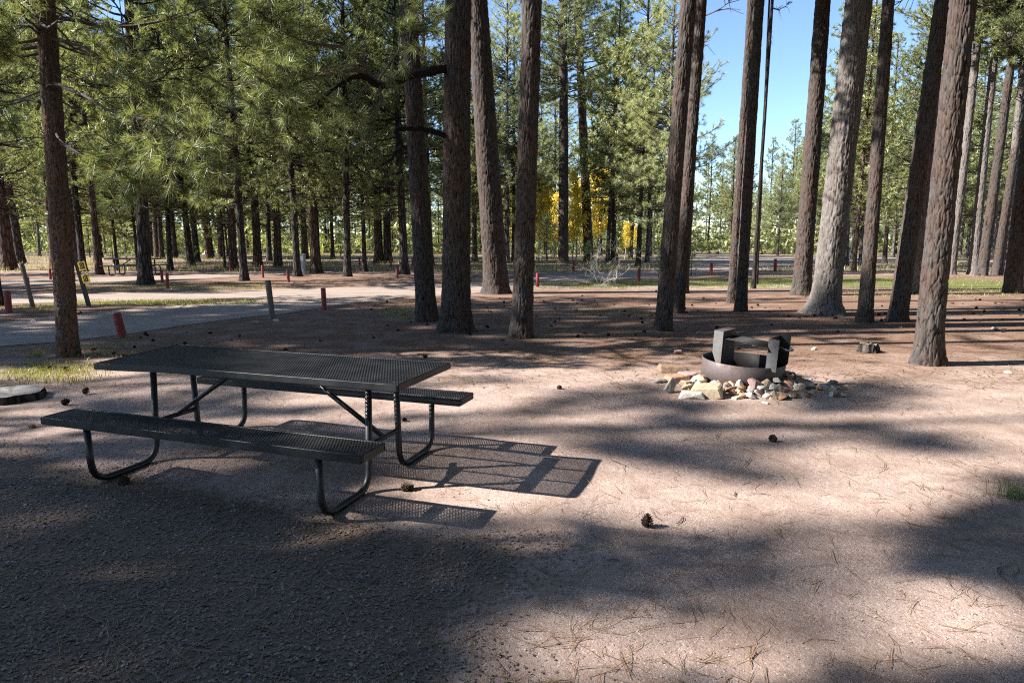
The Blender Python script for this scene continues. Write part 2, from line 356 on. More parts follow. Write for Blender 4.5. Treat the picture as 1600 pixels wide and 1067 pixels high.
def edge_dist(pts, x, y):
    d = np.full(x.shape, 1e9)
    for (x1, y1), (x2, y2) in zip(pts, pts[1:] + pts[:1]):
        u = np.clip(((x - x1) * (x2 - x1) + (y - y1) * (y2 - y1)) / ((x2 - x1) ** 2 + (y2 - y1) ** 2), 0, 1)
        d = np.minimum(d, np.hypot(x - x1 - u * (x2 - x1), y - y1 - u * (y2 - y1)))
    return np.where(poly_mask(pts, x, y), d, -d)
pad = np.clip(0.5 + edge_dist(pad_out, X, Y) / 0.5, 0, 1)
gme = mesh('ground', np.stack([X, Y, Z], -1).reshape(-1, 3), F, M['ground'], True, {'litter': litter.ravel(), 'grass': grass.ravel(), 'pad': pad.ravel()})
kind(obj('ground', gme), 'structure')

def sheet(name, pts, z, mat, jit=0.12, step=0.5, seed=1, follow=False):
    P = [np.array(p) for p in pts]; out = []
    for i in range(len(P)):
        p, q = P[i], P[(i + 1) % len(P)]; L = np.linalg.norm(q - p); n = max(1, int(L / step))
        for t in range(n): out.append(p + (q - p) * t / n)
    out = np.array(out)
    out = out + jit * np.stack([fbm(out[:,0]*0.9, out[:,1]*0.9, s=seed), fbm(out[:,0]*0.9, out[:,1]*0.9, s=seed+9)], -1)
    if not follow:
        tri = geometry.tessellate_polygon([[Vector((x, y, 0)) for x, y in out]])
        V = np.c_[out, np.full(len(out), z)]; F = np.array([list(t) for t in tri])
        n = np.cross(V[F[:,1]]-V[F[:,0]], V[F[:,2]]-V[F[:,0]])[:,2] < 0; F[n] = F[n][:, ::-1]
        o = obj(name, mesh(name, V, F, mat))
    else:
        x0, y0 = out.min(0); x1, y1 = out.max(0); s = follow
        xs = np.arange(x0, x1 + s, s); ys = np.arange(y0, y1 + s, s); XX, YY = np.meshgrid(xs, ys)
        m = poly_mask([tuple(p) for p in out], XX, YY); k = len(xs); i = np.arange(len(ys)-1)[:,None]*k + np.arange(k-1)[None]
        ok = m[:-1,:-1] & m[1:,:-1] & m[:-1,1:] & m[1:,1:]
        Fq = np.stack([i, i+1, i+k+1, i+k], -1)[ok]
        V = np.stack([XX, YY, hz(XX, YY) + z], -1).reshape(-1, 3); u, inv = np.unique(Fq, return_inverse=True)
        o = obj(name, mesh(name, V[u], inv.reshape(-1, 4), mat, True))
    return kind(o, 'structure'), out
road_px = [(-120,464),(0,460),(150,457.5),(290,456),(390,453),(500,450),(690,444.5),(750,441.5),(835,432),(980,424),(1030,420),(1085,411),(1078,399.5),(1180,398),(1270,400),(1400,403),(1750,404),
           (1750,412),(1400,411.5),(1270,416),(1230,419),(1085,428),(1025,432),(980,435),(835,445),(745,458),(680,463),(640,464),(600,468),(560,473),(507,481),(440,491),(390,496),(300,508),(200,522),(100,534),(0,541),(-120,549),
           (-120,512),(0,505),(90,496),(200,483),(300,476.5),(390,470),(420,467.5),(380,466.3),(290,468),(150,471.5),(0,476),(-120,480)]
road_pts = [G(*p) for p in road_px]
_, road_out = sheet('road', road_pts, 0.006, M['road'], 0.12, 0.5)
spur_pts = [G(*p) for p in [(-120,442),(100,435.5),(290,430),(470,422.5),(480,426),(290,436.5),(100,445),(-120,450)]]
sheet('side_road', spur_pts, 0.006, M['road'], 0.25, 0.8, 4)


exec_scatter = []          # ground cover is laid last, see the end

# ------------------------------------------------------------------ pines
def trunk_arrays(H, r, flare, seed, seg, fine_to, dz, plate_w=0.05, plate_h=0.26, depth=0.012, taper=0.72, bend=0.0):
    z = list(np.arange(-0.25, fine_to, dz)); q = dz
    while z[-1] < H: q *= 1.25; z.append(min(H, z[-1] + min(q, 1.2)))
    z = np.array(z); th = np.arange(seg) * 2 * np.pi / seg; TH, ZZ = np.meshgrid(th, z)
    zz = np.clip(ZZ, 0, None)
    rad = r * (1 - taper * (zz / H) ** 1.05) + flare * np.exp(-zz / 0.22) * (1 + 0.35 * np.cos(3 * TH + seed) + 0.25 * np.cos(5 * TH + 2.1 * seed))
    rad *= 1 + 0.035 * vnoise(np.cos(TH) * 1.5 + seed, np.sin(TH) * 1.5, ZZ * 0.8, s=seed)
    # bark plates: cells stretched upwards, periodic around the stem, with a warp
    N = max(6, int(round(2 * np.pi * r / plate_w))); wu = 0.55 * fbm(np.cos(TH) * 3, np.sin(TH) * 3, ZZ * 2.2, s=seed + 5); wv = 0.5 * fbm(np.cos(TH) * 4, np.sin(TH) * 4, ZZ * 3, s=seed + 8)
    U = TH / (2 * np.pi) * N + wu; W = ZZ / plate_h + wv; iu, iw = np.floor(U), np.floor(W); f1 = np.full(U.shape, 9.0); f2 = f1.copy(); cid = np.zeros(U.shape)
    for a in (-1, 0, 1):
        for b in (-1, 0, 1):
            cu, cw = iu + a, iw + b; k = np.mod(cu, N)
            d = np.hypot(cu + _h(k, cw, k * 0, seed) - U, (cw + _h(k, cw, k * 0 + 3, seed) - W))
            n = d < f1; f2 = np.where(n, f1, np.minimum(f2, d)); cid = np.where(n, _h(k, cw, k * 0 + 7, seed), cid); f1 = np.where(n, d, f1)
    e = f2 - f1; plate = sstep(0.0, 0.2, e)
    rough = fbm(np.cos(TH) * r * 40, np.sin(TH) * r * 40, ZZ * 14, s=seed + 2, o=3)
    ridge = np.abs(fbm(np.cos(TH) * r * 16, np.sin(TH) * r * 16, ZZ * 2.2, s=seed + 21, o=2))
    plate *= sstep(0.0, 0.10, ridge) * 0.55 + 0.45
    vr = fbm(np.cos(TH) * r * 55, np.sin(TH) * r * 55, ZZ * 6.5, s=seed + 41, o=3)
    rad = rad + depth * (plate * (0.6 + 0.6 * cid) - 0.7) + depth * 0.35 * rough + depth * 0.75 * vr
    plate = np.clip(plate * (0.65 + 0.9 * (vr + 0.35)), 0, 1)
    bx = bend * np.sin(np.clip(ZZ, 0, None) / H * np.pi * 1.3)
    V = np.stack([rad * np.cos(TH) + bx, rad * np.sin(TH), ZZ], -1).reshape(-1, 3)
    i = np.arange(len(z) - 1)[:, None] * seg; j = np.arange(seg)[None]; j2 = (j + 1) % seg
    F = np.stack([i + j, i + j2, i + seg + j2, i + seg + j], -1).reshape(-1, 4)
    return V, F, (plate * (0.75 + 0.25 * cid)).ravel()

def needles(P, Dv, n, L, w, spread=(15, 95), seed=0, droop=0.12, back=0.10):
    r = np.random.default_rng(seed); P = np.repeat(P, n, 0); Dv = np.repeat(Dv, n, 0); N = len(P)
    a = np.radians(r.uniform(spread[0], spread[1], N)) ; q = r.normal(size=(N, 3)); q -= Dv * np.sum(q * Dv, 1)[:, None]; q /= np.linalg.norm(q, axis=1)[:, None] + 1e-9
    d = Dv * np.cos(a)[:, None] + q * np.sin(a)[:, None]
    base = P - Dv * (r.uniform(0, 1, N) * back)[:, None]; l = L * r.uniform(0.65, 1.1, N)
    tip = base + d * l[:, None]; tip[:, 2] -= droop * l * r.uniform(0.3, 1.3, N)
    s = np.cross(d, r.normal(size=(N, 3))); s /= np.linalg.norm(s, axis=1)[:, None] + 1e-9; s *= w / 2
    V = np.stack([base + s, base - s, tip], 1).reshape(-1, 3)
    return V, np.arange(3 * N).reshape(-1, 3)

def crown_parts(seed, H, z0, R, nbr, r_trunk, sub=0.27, dead=6, zdead=2.5, top_open=0.9, droop=0.35, dens=1.0, prof=0.6):
    """wood tubes and (tuft position, direction) of one pine crown, stem on the z axis"""
    r = np.random.default_rng(seed); wood = []; TP, TD = [], []
    def axis_r(z): return r_trunk * (1 - 0.72 * (z / H))
    for b in range(nbr + dead):
        isdead = b >= nbr
        t = r.uniform() ** 0.9 if not isdead else 0
        z = z0 + (H - z0) * t if not isdead else r.uniform(zdead, z0 + 1.5)
        az = b * 2.39996 + r.uniform(-0.5, 0.5)
        pr = (1 - t) ** prof * (0.55 + 0.45 * min(1, t / 0.18))
        L = R * max(0.14, pr) * r.uniform(0.65, 1.1) if not isdead else R * r.uniform(0.25, 0.6)
        el = math.radians(r.uniform(-18, 8) + 50 * t) if not isdead else math.radians(r.uniform(-30, 8))
        h = np.array([math.cos(az), math.sin(az), 0]); n = 7; s = np.linspace(0, 1, n); side = np.array([-h[1], h[0], 0])
        wob = np.cumsum(r.normal(0, 0.05, (n, 2)), 0) * L * 0.5
        P = np.array([0, 0, z]) + (s * L * math.cos(el))[:, None] * h + side * wob[:, :1]
        P[:, 2] += s * L * math.sin(el) - droop * L * 0.5 * s * (1 - s) * (1 - t) + 0.16 * L * s ** 3 + wob[:, 1] * 0.6
        br = max(0.008, (0.013 * L + 0.006) * (1 if not isdead else 0.8)); wood.append(tube(P, br * (1 - 0.8 * s), 4, False))
        k = max(2, int(L * (0.72 if not isdead else 0.6) / sub * dens)); 
        for q in range(k):
            u = (0.26 + 0.74 * (q + r.uniform(0, 1)) / k) if not isdead else r.uniform(0.3, 1); f = min(u * (n - 1), n - 1.001); i = int(f); p = P[i] + (P[i + 1] - P[i]) * (f - i)
            tg = P[min(i + 1, n - 1)] - P[i]; tg /= np.linalg.norm(tg)
            sg = 1 if q % 2 else -1; sd = tg * r.uniform(0.4, 0.9) + side * sg * r.uniform(0.4, 1.0) + np.array([0, 0, r.uniform(-0.25, 0.5)]); sd /= np.linalg.norm(sd)
            sl = min(0.9, L * 0.34) * (1.15 - 0.7 * u) * r.uniform(0.6, 1.2) + 0.1
            bend = np.array([0, 0, r.uniform(-0.1, 0.28) if not isdead else r.uniform(-.4, .1)])
            p1 = p + sd * sl * 0.5; p2 = p + sd * sl + bend * sl
            wood.append(tube(np.array([p, p1, p2]), np.array([br * 0.42, br * 0.3, br * 0.16]) + 0.0025, 3, False))
            if isdead: continue
            d2 = p2 - p1; d2 /= np.linalg.norm(d2); TP.append(p2); TD.append(d2)
            m = max(1, int(sl / 0.22 * dens))
            for e in range(m):
                w = r.uniform(0.35, 0.95); pp = p + sd * sl * w; dd = sd + r.normal(0, 0.55, 3) + [0, 0, 0.25]; dd /= np.linalg.norm(dd)
                ll = r.uniform(0.05, 0.16); TP.append(pp + dd * ll); TD.append(dd)
        if not isdead: TP.append(P[-1]); TD.append((P[-1] - P[-2]) / np.linalg.norm(P[-1] - P[-2]))
    return wood, np.array(TP), np.array(TD)

def pine_proto(seed, H, z0, R, nbr, r, nn, L, w, needle, bark, dead=6, dens=1.0, zdead=2.5, prof=0.6, seg=12):
    """mesh data of a whole far pine: (trunk with limbs, crown)"""
    wood, TP, TD = crown_parts(seed, H, z0, R, nbr, r, dead=dead, dens=dens, zdead=zdead, prof=prof)
    z = np.concatenate([[-0.4, 0, 0.15, 0.4, 0.9], np.arange(2, H, 1.0), [H]]); s = np.random.default_rng(seed)
    wob = np.cumsum(s.normal(0, 0.012, (len(z), 2)), 0); wob -= wob[1]; wob *= np.minimum(1, np.clip(z, 0, 9) / 4)[:, None]
    tr = r * (1 - 0.74 * np.clip(z, 0, None) / H) + r * 0.55 * np.exp(-np.clip(z, 0, None) / 0.3); tr[-1] = 0.02
    wood.append(tube(np.c_[wob, z], tr, seg, False))
    V, F = merge(wood); tm = mesh('trunk', V, F, bark, True)
    V, F = needles(TP, TD, nn, L, w, seed=seed); cm = mesh('crown', V, F, needle)
    return tm, cm

def add_tree(name, label, tm, cm, loc, rz=0, s=1.0, lean=(0, 0), rad=1.0, group=None, cat='pine tree'):
    t = thing(name, label, cat, loc, (lean[1], lean[0], 0), group)
    obj('trunk', tm, t, (0, 0, 0), (0, 0, rz), (s, s, s))
    if cm is not None: obj('crown', cm, t, (0, 0, 0), (0, 0, rz), s)
    return t

mid = [pine_proto(100 + i, H, z0, R, nb, r, 16, 0.21, 0.023, M['needle'], [M['bark_far'], M['bark_far_red']][i % 2], dead=14, dens=1.35, prof=p)
       for i, (H, z0, R, nb, r, p) in enumerate([(19, 3.2, 3.8, 165, 0.20, .55), (21, 4.2, 3.9, 165, 0.23, .5), (17, 2.6, 3.5, 160, 0.17, .6), (22, 5.2, 3.7, 155, 0.24, .5)])]
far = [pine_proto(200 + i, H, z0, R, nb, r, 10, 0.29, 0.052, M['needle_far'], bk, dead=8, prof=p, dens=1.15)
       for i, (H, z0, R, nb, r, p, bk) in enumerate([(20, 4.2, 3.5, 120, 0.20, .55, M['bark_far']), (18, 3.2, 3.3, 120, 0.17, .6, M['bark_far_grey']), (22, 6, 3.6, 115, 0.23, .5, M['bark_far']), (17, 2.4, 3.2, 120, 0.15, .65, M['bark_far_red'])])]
tall = [pine_proto(300 + i, H, z0, R, nb, r, 16, 0.24, 0.020, M['needle'], M['bark_far'], dead=4, prof=.4, zdead=6.5, dens=3.4)
        for i, (H, z0, R, nb, r) in enumerate([(20, 8.0, 3.2, 24, 0.20), (22, 9.0, 3.4, 27, 0.22), (18, 7.0, 3.0, 21, 0.17)])]
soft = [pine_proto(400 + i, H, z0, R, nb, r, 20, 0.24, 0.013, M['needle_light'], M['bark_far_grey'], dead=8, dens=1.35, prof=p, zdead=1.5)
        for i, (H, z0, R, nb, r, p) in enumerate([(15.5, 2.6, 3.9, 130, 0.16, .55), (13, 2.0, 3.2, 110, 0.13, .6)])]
young = [pine_proto(500 + i, H, 0.5, R, nb, 0.05, 12, 0.24, 0.022, M['needle_light'], M['bark_far_grey'], dead=0, dens=1.2, prof=.8)
         for i, (H, R, nb) in enumerate([(3.6, 1.2, 46), (5.0, 1.5, 56)])]

# crowns only (limbs + tufts) for the near trees, whose stems are modelled one by one
def crown_only(seed, H, z0, R, nbr, r, nn, L, w, needle, **kw):
    wood, TP, TD = crown_parts(seed, H, z0, R, nbr, r, **kw)
    V, F = merge(wood); lm = mesh('limbs', V, F, M['twig'], True)
    V, F = needles(TP, TD, nn, L, w, seed=seed)
    return lm, mesh('crown', V, F, needle)
near_crowns = [crown_only(600 + i, H, z0, R * 1.25, 105, 0.22, 16, 0.24, 0.024, M['needle'], dead=4, zdead=8.5, prof=.45, dens=1.4) for i, (H, z0, R) in enumerate([(20, 10.2, 3.2), (22, 11.2, 3.4), (19, 9.6, 3.0)])]

# name, label, base px, top px (y = 0), width px near y_w, width at y=0, seg, bark, H, seed, crown
NEAR = [
 ('A', 'slim flaky orange-barked pine at the left, left of the table', (107, 556), 64, 29, 25, 112, 'bark_young', 13, None),
 ('B', 'dark pine trunk leaning left, leftmost of the big trunks behind the table', (667, 501), 643, 31, 23, 104, 'bark', 20, 0),
 ('C', 'thickest dark pine trunk, with a crooked limb reaching left behind the table', (712, 517), 713, 44, 37, 136, 'bark', 22, 1),
 ('D', 'broad pine trunk leaning left just behind the crooked limbed pine', (776, 458), 746, 38, 28, 112, 'bark', 23, 1),
 ('E', 'straight reddish brown pine trunk with bare ground in front, nearest the middle', (815, 527), 827, 31, 28, 112, 'bark', 21, 2),
 ('H', 'dark pine trunk leaning right, left of the fire ring', (1036, 516), 1081, 25, 23, 104, 'bark', 20, 0),
 ('I', 'dark pine trunk standing right behind the leaning trunk beside the fire ring', (1059, 488), 1094, 19, 15, 80, 'bark', 20, 2),
 ('I2', 'slender trunk half hidden behind the leaning pair near the fire ring', (1069, 458), 1096, 12, 10, 64, 'bark', 19, 0),
 ('J1', 'left stem of the twin pines behind the fire ring', (1143, 473), 1171, 14, 11, 72, 'bark', 20, 1),
 ('J2', 'right stem of the twin pines behind the fire ring', (1157, 486), 1190, 17, 21, 88, 'bark', 21, 2),
 ('K', 'dark straight pine trunk to the left of the pale sunlit trunk', (1252, 461), 1284, 26, 20, 88, 'bark', 22, 0),
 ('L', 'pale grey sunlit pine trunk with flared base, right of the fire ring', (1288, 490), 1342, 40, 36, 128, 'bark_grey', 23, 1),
 ('M', 'slim dark pine trunk just right of the pale sunlit trunk', (1351, 503), 1384, 21, 15, 88, 'bark', 19, 2),
 ('N', 'pine trunk leaning right, left of the nearest right-hand trunk', (1402, 501), 1478, 26, 20, 96, 'bark', 20, 0),
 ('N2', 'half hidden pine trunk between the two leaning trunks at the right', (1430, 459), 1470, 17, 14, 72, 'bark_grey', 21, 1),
 ('O', 'nearest big dark pine trunk at the right with flared foot', (1447, 569), 1505, 37, 38, 136, 'bark', 22, 2),
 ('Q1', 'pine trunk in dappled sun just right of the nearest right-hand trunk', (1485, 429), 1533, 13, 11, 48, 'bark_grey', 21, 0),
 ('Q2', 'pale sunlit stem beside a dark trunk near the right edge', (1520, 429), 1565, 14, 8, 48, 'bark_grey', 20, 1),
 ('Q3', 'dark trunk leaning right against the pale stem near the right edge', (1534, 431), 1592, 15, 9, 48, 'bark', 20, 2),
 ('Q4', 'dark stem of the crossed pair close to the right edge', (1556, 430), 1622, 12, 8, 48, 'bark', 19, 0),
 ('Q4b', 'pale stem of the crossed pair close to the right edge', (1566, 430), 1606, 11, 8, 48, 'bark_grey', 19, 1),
 ('Q5', 'rough grey trunk leaning out of the picture at the right edge', (1581, 458), 1640, 24, 20, 72, 'bark', 21, 2),
 ('F', 'tall straight pine trunk in front of the yellow aspens', (880, 412), 880, 16, 11, 48, 'bark', 22, 0),
 ('G', 'reddish pine trunk behind the bleached shrub', (920, 408), 902, 15, 13, 48, 'bark_young', 22, 1),
]
tree_at = {}
for n, (key, label, base, topx, wpx, wtop, seg, bark, H, cr) in enumerate(NEAR):
    seg = int(seg * 0.88)
    bx, by = G(*base); T = AT(topx, 0, by)
    r = wpx / 2 * by / FPX; slope = (T.x - bx) / T.z
    depth = min(0.026, 0.075 * r + 0.004); rt = wtop / 2 * by / FPX
    taper = min(0.85, max(0.45, (1 - rt / r) / (T.z / H) if rt < r else 0.45))
    fine = min(H * 0.9, T.z + 0.6); dz = max(0.02, 2 * math.pi * r / seg * 2.5, fine / 300)
    flare = {'L': 0.75, 'O': 0.5, 'C': 0.45, 'A': 0.2, 'D': 0.3}.get(key, 0.3) * r
    small = bark == 'bark_young' and key == 'A'
    V, F, pl = trunk_arrays(H, r, flare, 31 + n, seg, fine, dz, 0.026 if small else 0.045, 0.06 if small else 0.24, 0.013 if small else depth, taper, bend=[0.05, -0.06, 0.03, 0.0][n % 4])
    lean = math.atan(slope)
    t = thing('pine_tree', label, 'pine tree', (bx, by, hz1(bx, by) - 0.01), (0, lean, 0)); tree_at[key] = (t, bx, by, slope)
    obj('trunk', mesh('trunk', V, F, M[bark], True, {'plate': pl}), t)
    if cr is not None:
        lm, cm = near_crowns[cr]; rz = n * 1.7
        kind(obj('limbs', lm, t, (0, 0, 0), (0, 0, rz), H / 21), 'stuff'); obj('crown', cm, t, (0, 0, 0), (0, 0, rz), H / 21)

# --- the slim pine at the left: its own low crown and hand-placed limbs
def limb_parts(P, r0, r1, seed, ntuft, nn, L, w, sub=0.35, u0=0.35, k=8, tuftsub=2, spread=(15, 95)):
    r = np.random.default_rng(seed); P = smoothpath(P, 7); n = len(P); s = np.linspace(0, 1, n)
    P[2:] += np.cumsum(r.normal(0, 0.006, (n - 2, 3)), 0); wood = [tube(P, (r0 + (r1 - r0) * s ** 0.8) * (1 + 0.12 * r.normal(size=n).clip(-1, 1)), k, True)]; TP, TD = [], []
    for q in range(ntuft):
        f = (u0 + (1 - u0) * r.uniform()) * (n - 1.01); i = int(f); p = P[i] + (P[i+1] - P[i]) * (f - i); tg = P[i+1] - P[i]; tg /= np.linalg.norm(tg)
        d = tg * 0.5 + r.normal(0, 0.6, 3) + [0, 0, 0.15]; d /= np.linalg.norm(d); l = sub * r.uniform(0.35, 1.2)
        p2 = p + d * l + np.array([0, 0, -0.05]) * l; mid_ = (p + p2) / 2 + r.normal(0, 0.02, 3)
        wood.append(tube(np.array([p, mid_, p2]), [0.007, 0.005, 0.004], 4, True))
        if nn:
            TP.append(p2); dd = p2 - mid_; TD.append(dd / np.linalg.norm(dd))
            for e in range(tuftsub):
                w_ = r.uniform(0.4, 0.9); d3 = d + r.normal(0, 0.5, 3); d3 /= np.linalg.norm(d3); ll = r.uniform(0.06, 0.16)
                pp = p + (p2 - p) * w_; wood.append(tube(np.array([pp, pp + d3 * ll * 0.5, pp + d3 * ll]), [0.004, 0.004, 0.003], 3, True)); TP.append(pp + d3 * ll); TD.append(d3)
    V, F = merge(wood)
    nd = needles(np.array(TP), np.array(TD), nn, L, w, spread, seed) if nn else None
    return (V, F), nd
def add_limb(tree, name, pts, depth_off, r0, r1, seed, ntuft, nn=40, L=0.21, w=0.0065, bark='twig', needle='needle', **kw):
    """pts: places in the photograph with a distance offset from the stem"""
    t, bx, by, sl = tree_at[tree]; inv = (Matrix.Translation(t.location) @ t.rotation_euler.to_matrix().to_4x4()).inverted()
    P = [inv @ AT(px, py, by + dy) for (px, py), dy in zip(pts, depth_off)]
    (V, F), nd = limb_parts([tuple(p) for p in P], r0, r1, seed, ntuft, nn, L, w, **kw)
    o = obj(name, mesh(name, V, F, M[bark], True), t)
    if nd is not None: obj('needles', mesh('needles', nd[0], nd[1], M[needle]), o)
lm, cm = crown_only(77, 13, 3.9, 2.7, 60, 0.16, 26, 0.20, 0.008, M['needle'], dead=14, zdead=2.8, prof=.5)
t = tree_at['A'][0]; kind(obj('limbs', lm, t), 'stuff'); obj('crown', cm, t)
add_limb('A', 'limb', [(81, 217), (112, 232), (140, 248), (170, 253), (200, 272), (216, 285)], [0, -.1, -.3, -.5, -.6, -.7], 0.026, 0.007, 3, 26, u0=0.55, sub=0.45)
add_limb('A', 'limb', [(74, 126), (130, 150), (180, 175), (240, 190), (290, 225), (315, 250)], [0, -.3, -.6, -.9, -1.0, -1.0], 0.024, 0.006, 4, 36, u0=0.5, sub=0.5)
add_limb('A', 'limb', [(62, 160), (40, 156), (15, 162), (-20, 185)], [0, 0.1, 0.2, 0.2], 0.02, 0.008, 5, 10, u0=0.5)
add_limb('A', 'limb', [(69, 57), (120, 70), (170, 95), (215, 130), (235, 160)], [0, -.2, -.2, -.2, -.1], 0.022, 0.005, 6, 30, u0=0.35, sub=0.45)
add_limb('A', 'limb', [(66, 60), (45, 40), (20, 45), (-10, 60)], [0, -.3, -.6, -.8], 0.02, 0.006, 7, 26, u0=0.3, sub=0.4)
add_limb('A', 'dead_limb', [(75, 105), (105, 125), (150, 120), (190, 104)], [0, -.1, -.2, -.3], 0.012, 0.004, 8, 5, nn=0, sub=0.3)
add_limb('A', 'dead_limb', [(78, 215), (50, 215), (20, 225)], [0, -.1, -.2], 0.011, 0.003, 9, 5, nn=0, sub=0.3)
# --- the thick pine's crooked limbs
add_limb('C', 'limb', [(714, 106), (672, 112), (640, 118), (612, 130), (590, 135), (560, 122), (522, 142), (487, 168), (450, 182), (415, 178)], [.05, -.3, -.5, -.8, -1.0, -1.2, -1.4, -1.6, -1.8, -2.0], 0.085, 0.012, 11, 26, u0=0.78, sub=0.5, bark='bark_young')
add_limb('C', 'limb', [(598, 132), (572, 120), (555, 108), (520, 112), (480, 120), (440, 130), (395, 118)], [-.9, -1.1, -1.3, -1.7, -2.1, -2.5, -2.8], 0.05, 0.008, 12, 46, u0=0.6, sub=0.55)
add_limb('C', 'limb', [(585, 133), (560, 95), (530, 75), (490, 70), (455, 60), (420, 40), (400, 20)], [-1.0, -1.2, -1.5, -1.8, -2.0, -2.2, -2.4], 0.04, 0.007, 13, 40, u0=0.6, sub=0.55)
add_limb('C', 'limb', [(592, 134), (598, 158), (590, 180), (582, 205), (575, 228)], [-1.0, -1.1, -1.2, -1.2, -1.3], 0.028, 0.006, 14, 8, nn=0, sub=0.4)
add_limb('C', 'limb', [(575, 135), (552, 160), (535, 185)], [-1.1, -1.3, -1.5], 0.03, 0.008, 15, 10, sub=0.4)
add_limb('C', 'limb', [(590, 130), (612, 92), (640, 60), (655, 30)], [-1.0, -1.2, -1.4, -1.6], 0.02, 0.005, 16, 14, sub=0.4)
add_limb('C', 'dead_limb', [(714, 218), (680, 207), (655, 200), (625, 199), (619, 204), (622, 218), (628, 232), (618, 242), (613, 252), (603, 258), (600, 262)], [.05, -.2, -.3, -.4, -.45, -.45, -.45, -.5, -.5, -.5, -.5], 0.05, 0.022, 17, 3, nn=0, sub=0.25, bark='bark_young')
add_limb('C', 'dead_limb', [(606, 258), (592, 245), (578, 232), (570, 220)], [-.5, -.6, -.7, -.8], 0.018, 0.006, 18, 3, nn=0, sub=0.25)

# --- pines that can be told apart across the road (base px, width px, variant)
MIDL = [(14,422,27,1,'broad leaning pine trunk at the far left edge across the road'),(32,412,14,0,'brown pine trunk just right of the broad one at the far left edge'),(-3,478,14,2,'trunk cut by the left edge of the picture'),
 (115,414,13,1,'reddish pine trunk just right of the slim flaky pine, across the road'),(130,424,10,0,'dark pine trunk rising behind the leaning sign post'),(156,429,10,3,'pale edged pine trunk right of the yellow signs'),
 (228,445,19,0,'dark pine trunk in front of the far picnic table'),(184,423,5,2,'thin pine stem left of the far picnic table'),(266,422,8,2,'leaning pine stem right of the far picnic table'),(216,424,5,2,'thin dark stem behind the far picnic table'),
 (299,417,10,0,'dark pine trunk right of the leaning stem near the far picnic table'),(308,410,9,2,'slim grey trunk close behind the dark trunk right of the far picnic table'),(326,404,9,1,'pale sided far trunk midway between far picnic table and wooden post'),(246,405,8,1,'left of two dark trunks just behind the far picnic table'),(253,405,8,0,'right of two dark trunks just behind the far picnic table'),(274,403,8,2,'far slim trunk between the far picnic table and the leaning stem'),(331,402,7,0,'thin far trunk right of the pale sided far trunk'),(346,405,8,3,'far reddish trunk left of the far red post behind the wooden post'),(352,420,4,2,'very thin sapling stem left of the far red post'),
 (365,421,13,3,'reddish trunk with a far red post at its foot, left of the wooden post'),(382,439,12,0,'dark pine trunk nearest the road, left of the wooden post'),(403,418,13,1,'dark trunk behind the wooden post to its left'),(435,418,12,3,'orange barked pine trunk lit by the sun across the road'),(421,408,8,0,'thin dark trunk directly behind the wooden post'),
 (465,432,11,0,'dark pine trunk beside the grey utility cabinet'),(495,427,15,1,'dark pine trunk right of the grey utility cabinet'),(543,432,11,2,'dark pine trunk across the road behind the red post'),(570,425,7,2,'thin pine stem between the far red posts'),
 (592,410,13,1,'left of the pair of dark trunks behind the row of far red posts'),(606,410,12,0,'right of the pair of dark trunks behind the row of far red posts'),(632,429,13,2,'pine trunk leaning right, left of the big trunks, across the road'),(477,405,10,1,'far dark trunk directly behind the grey utility cabinet'),(520,405,6,2,'thin far trunk between the cabinet and the red post on the near road edge'),
 (985,405,9,1,'dark slanting trunk right of the bleached shrub'),(997,417,8,0,'dark trunk with a red post at its foot, right of the bleached shrub'),(1011,410,9,1,'dark trunk left of the slim marker pole'),(949,412,5,2,'left of two thin stems behind the bleached shrub'),(957,410,6,0,'right of two thin stems behind the bleached shrub'),
 (1177,451,6,2,'slender leaning stem right of the twin pines'),(1182,444,4,2,'thin grey stem beside the slender leaning one'),
 (1322,417,10,1,'shaded trunk just right of the pale sunlit pine, farther back'),(1334,424,10,3,'sunlit grey trunk behind the pale pine, right of it'),(1344,416,8,1,'grey trunk left of the slim dark trunk at the right, farther back')]
for n, (px, py, w, v, label) in enumerate(MIDL):
    x, y = G(px, py); tm, cm = (mid if px < 700 or py > 440 else far)[v]; r0 = [0.20, 0.23, 0.17, 0.24][v]; H0 = [19, 21, 17, 22][v]
    rr = w / 2 * y / FPX; s = min(1.15, max(0.62, (rr / r0) ** 0.5)); k = rr / (r0 * s)
    g = None
    if 1170 < px < 1190: tm, cm = tall[2]; s, k = 1.3, rr / (0.17 * 1.3)
    if not label: label = 'one of the plain pine trunks in the stand across the road'; g = 'pine stand across the road'
    t = thing('pine_tree', label, 'pine tree', (x, y, 0), (random.uniform(-.02, .02), random.uniform(-.03, .03), 0), g)
    rz = n * 2.1
    obj('trunk', tm, t, (0, 0, 0), (0, 0, rz), (s * (k if k < 1.25 else 1.25), s * (k if k < 1.25 else 1.25), s)); obj('crown', cm, t, (0, 0, 0), (0, 0, rz), s)
    tree_at['mid%d' % n] = (t, x, y, 0)
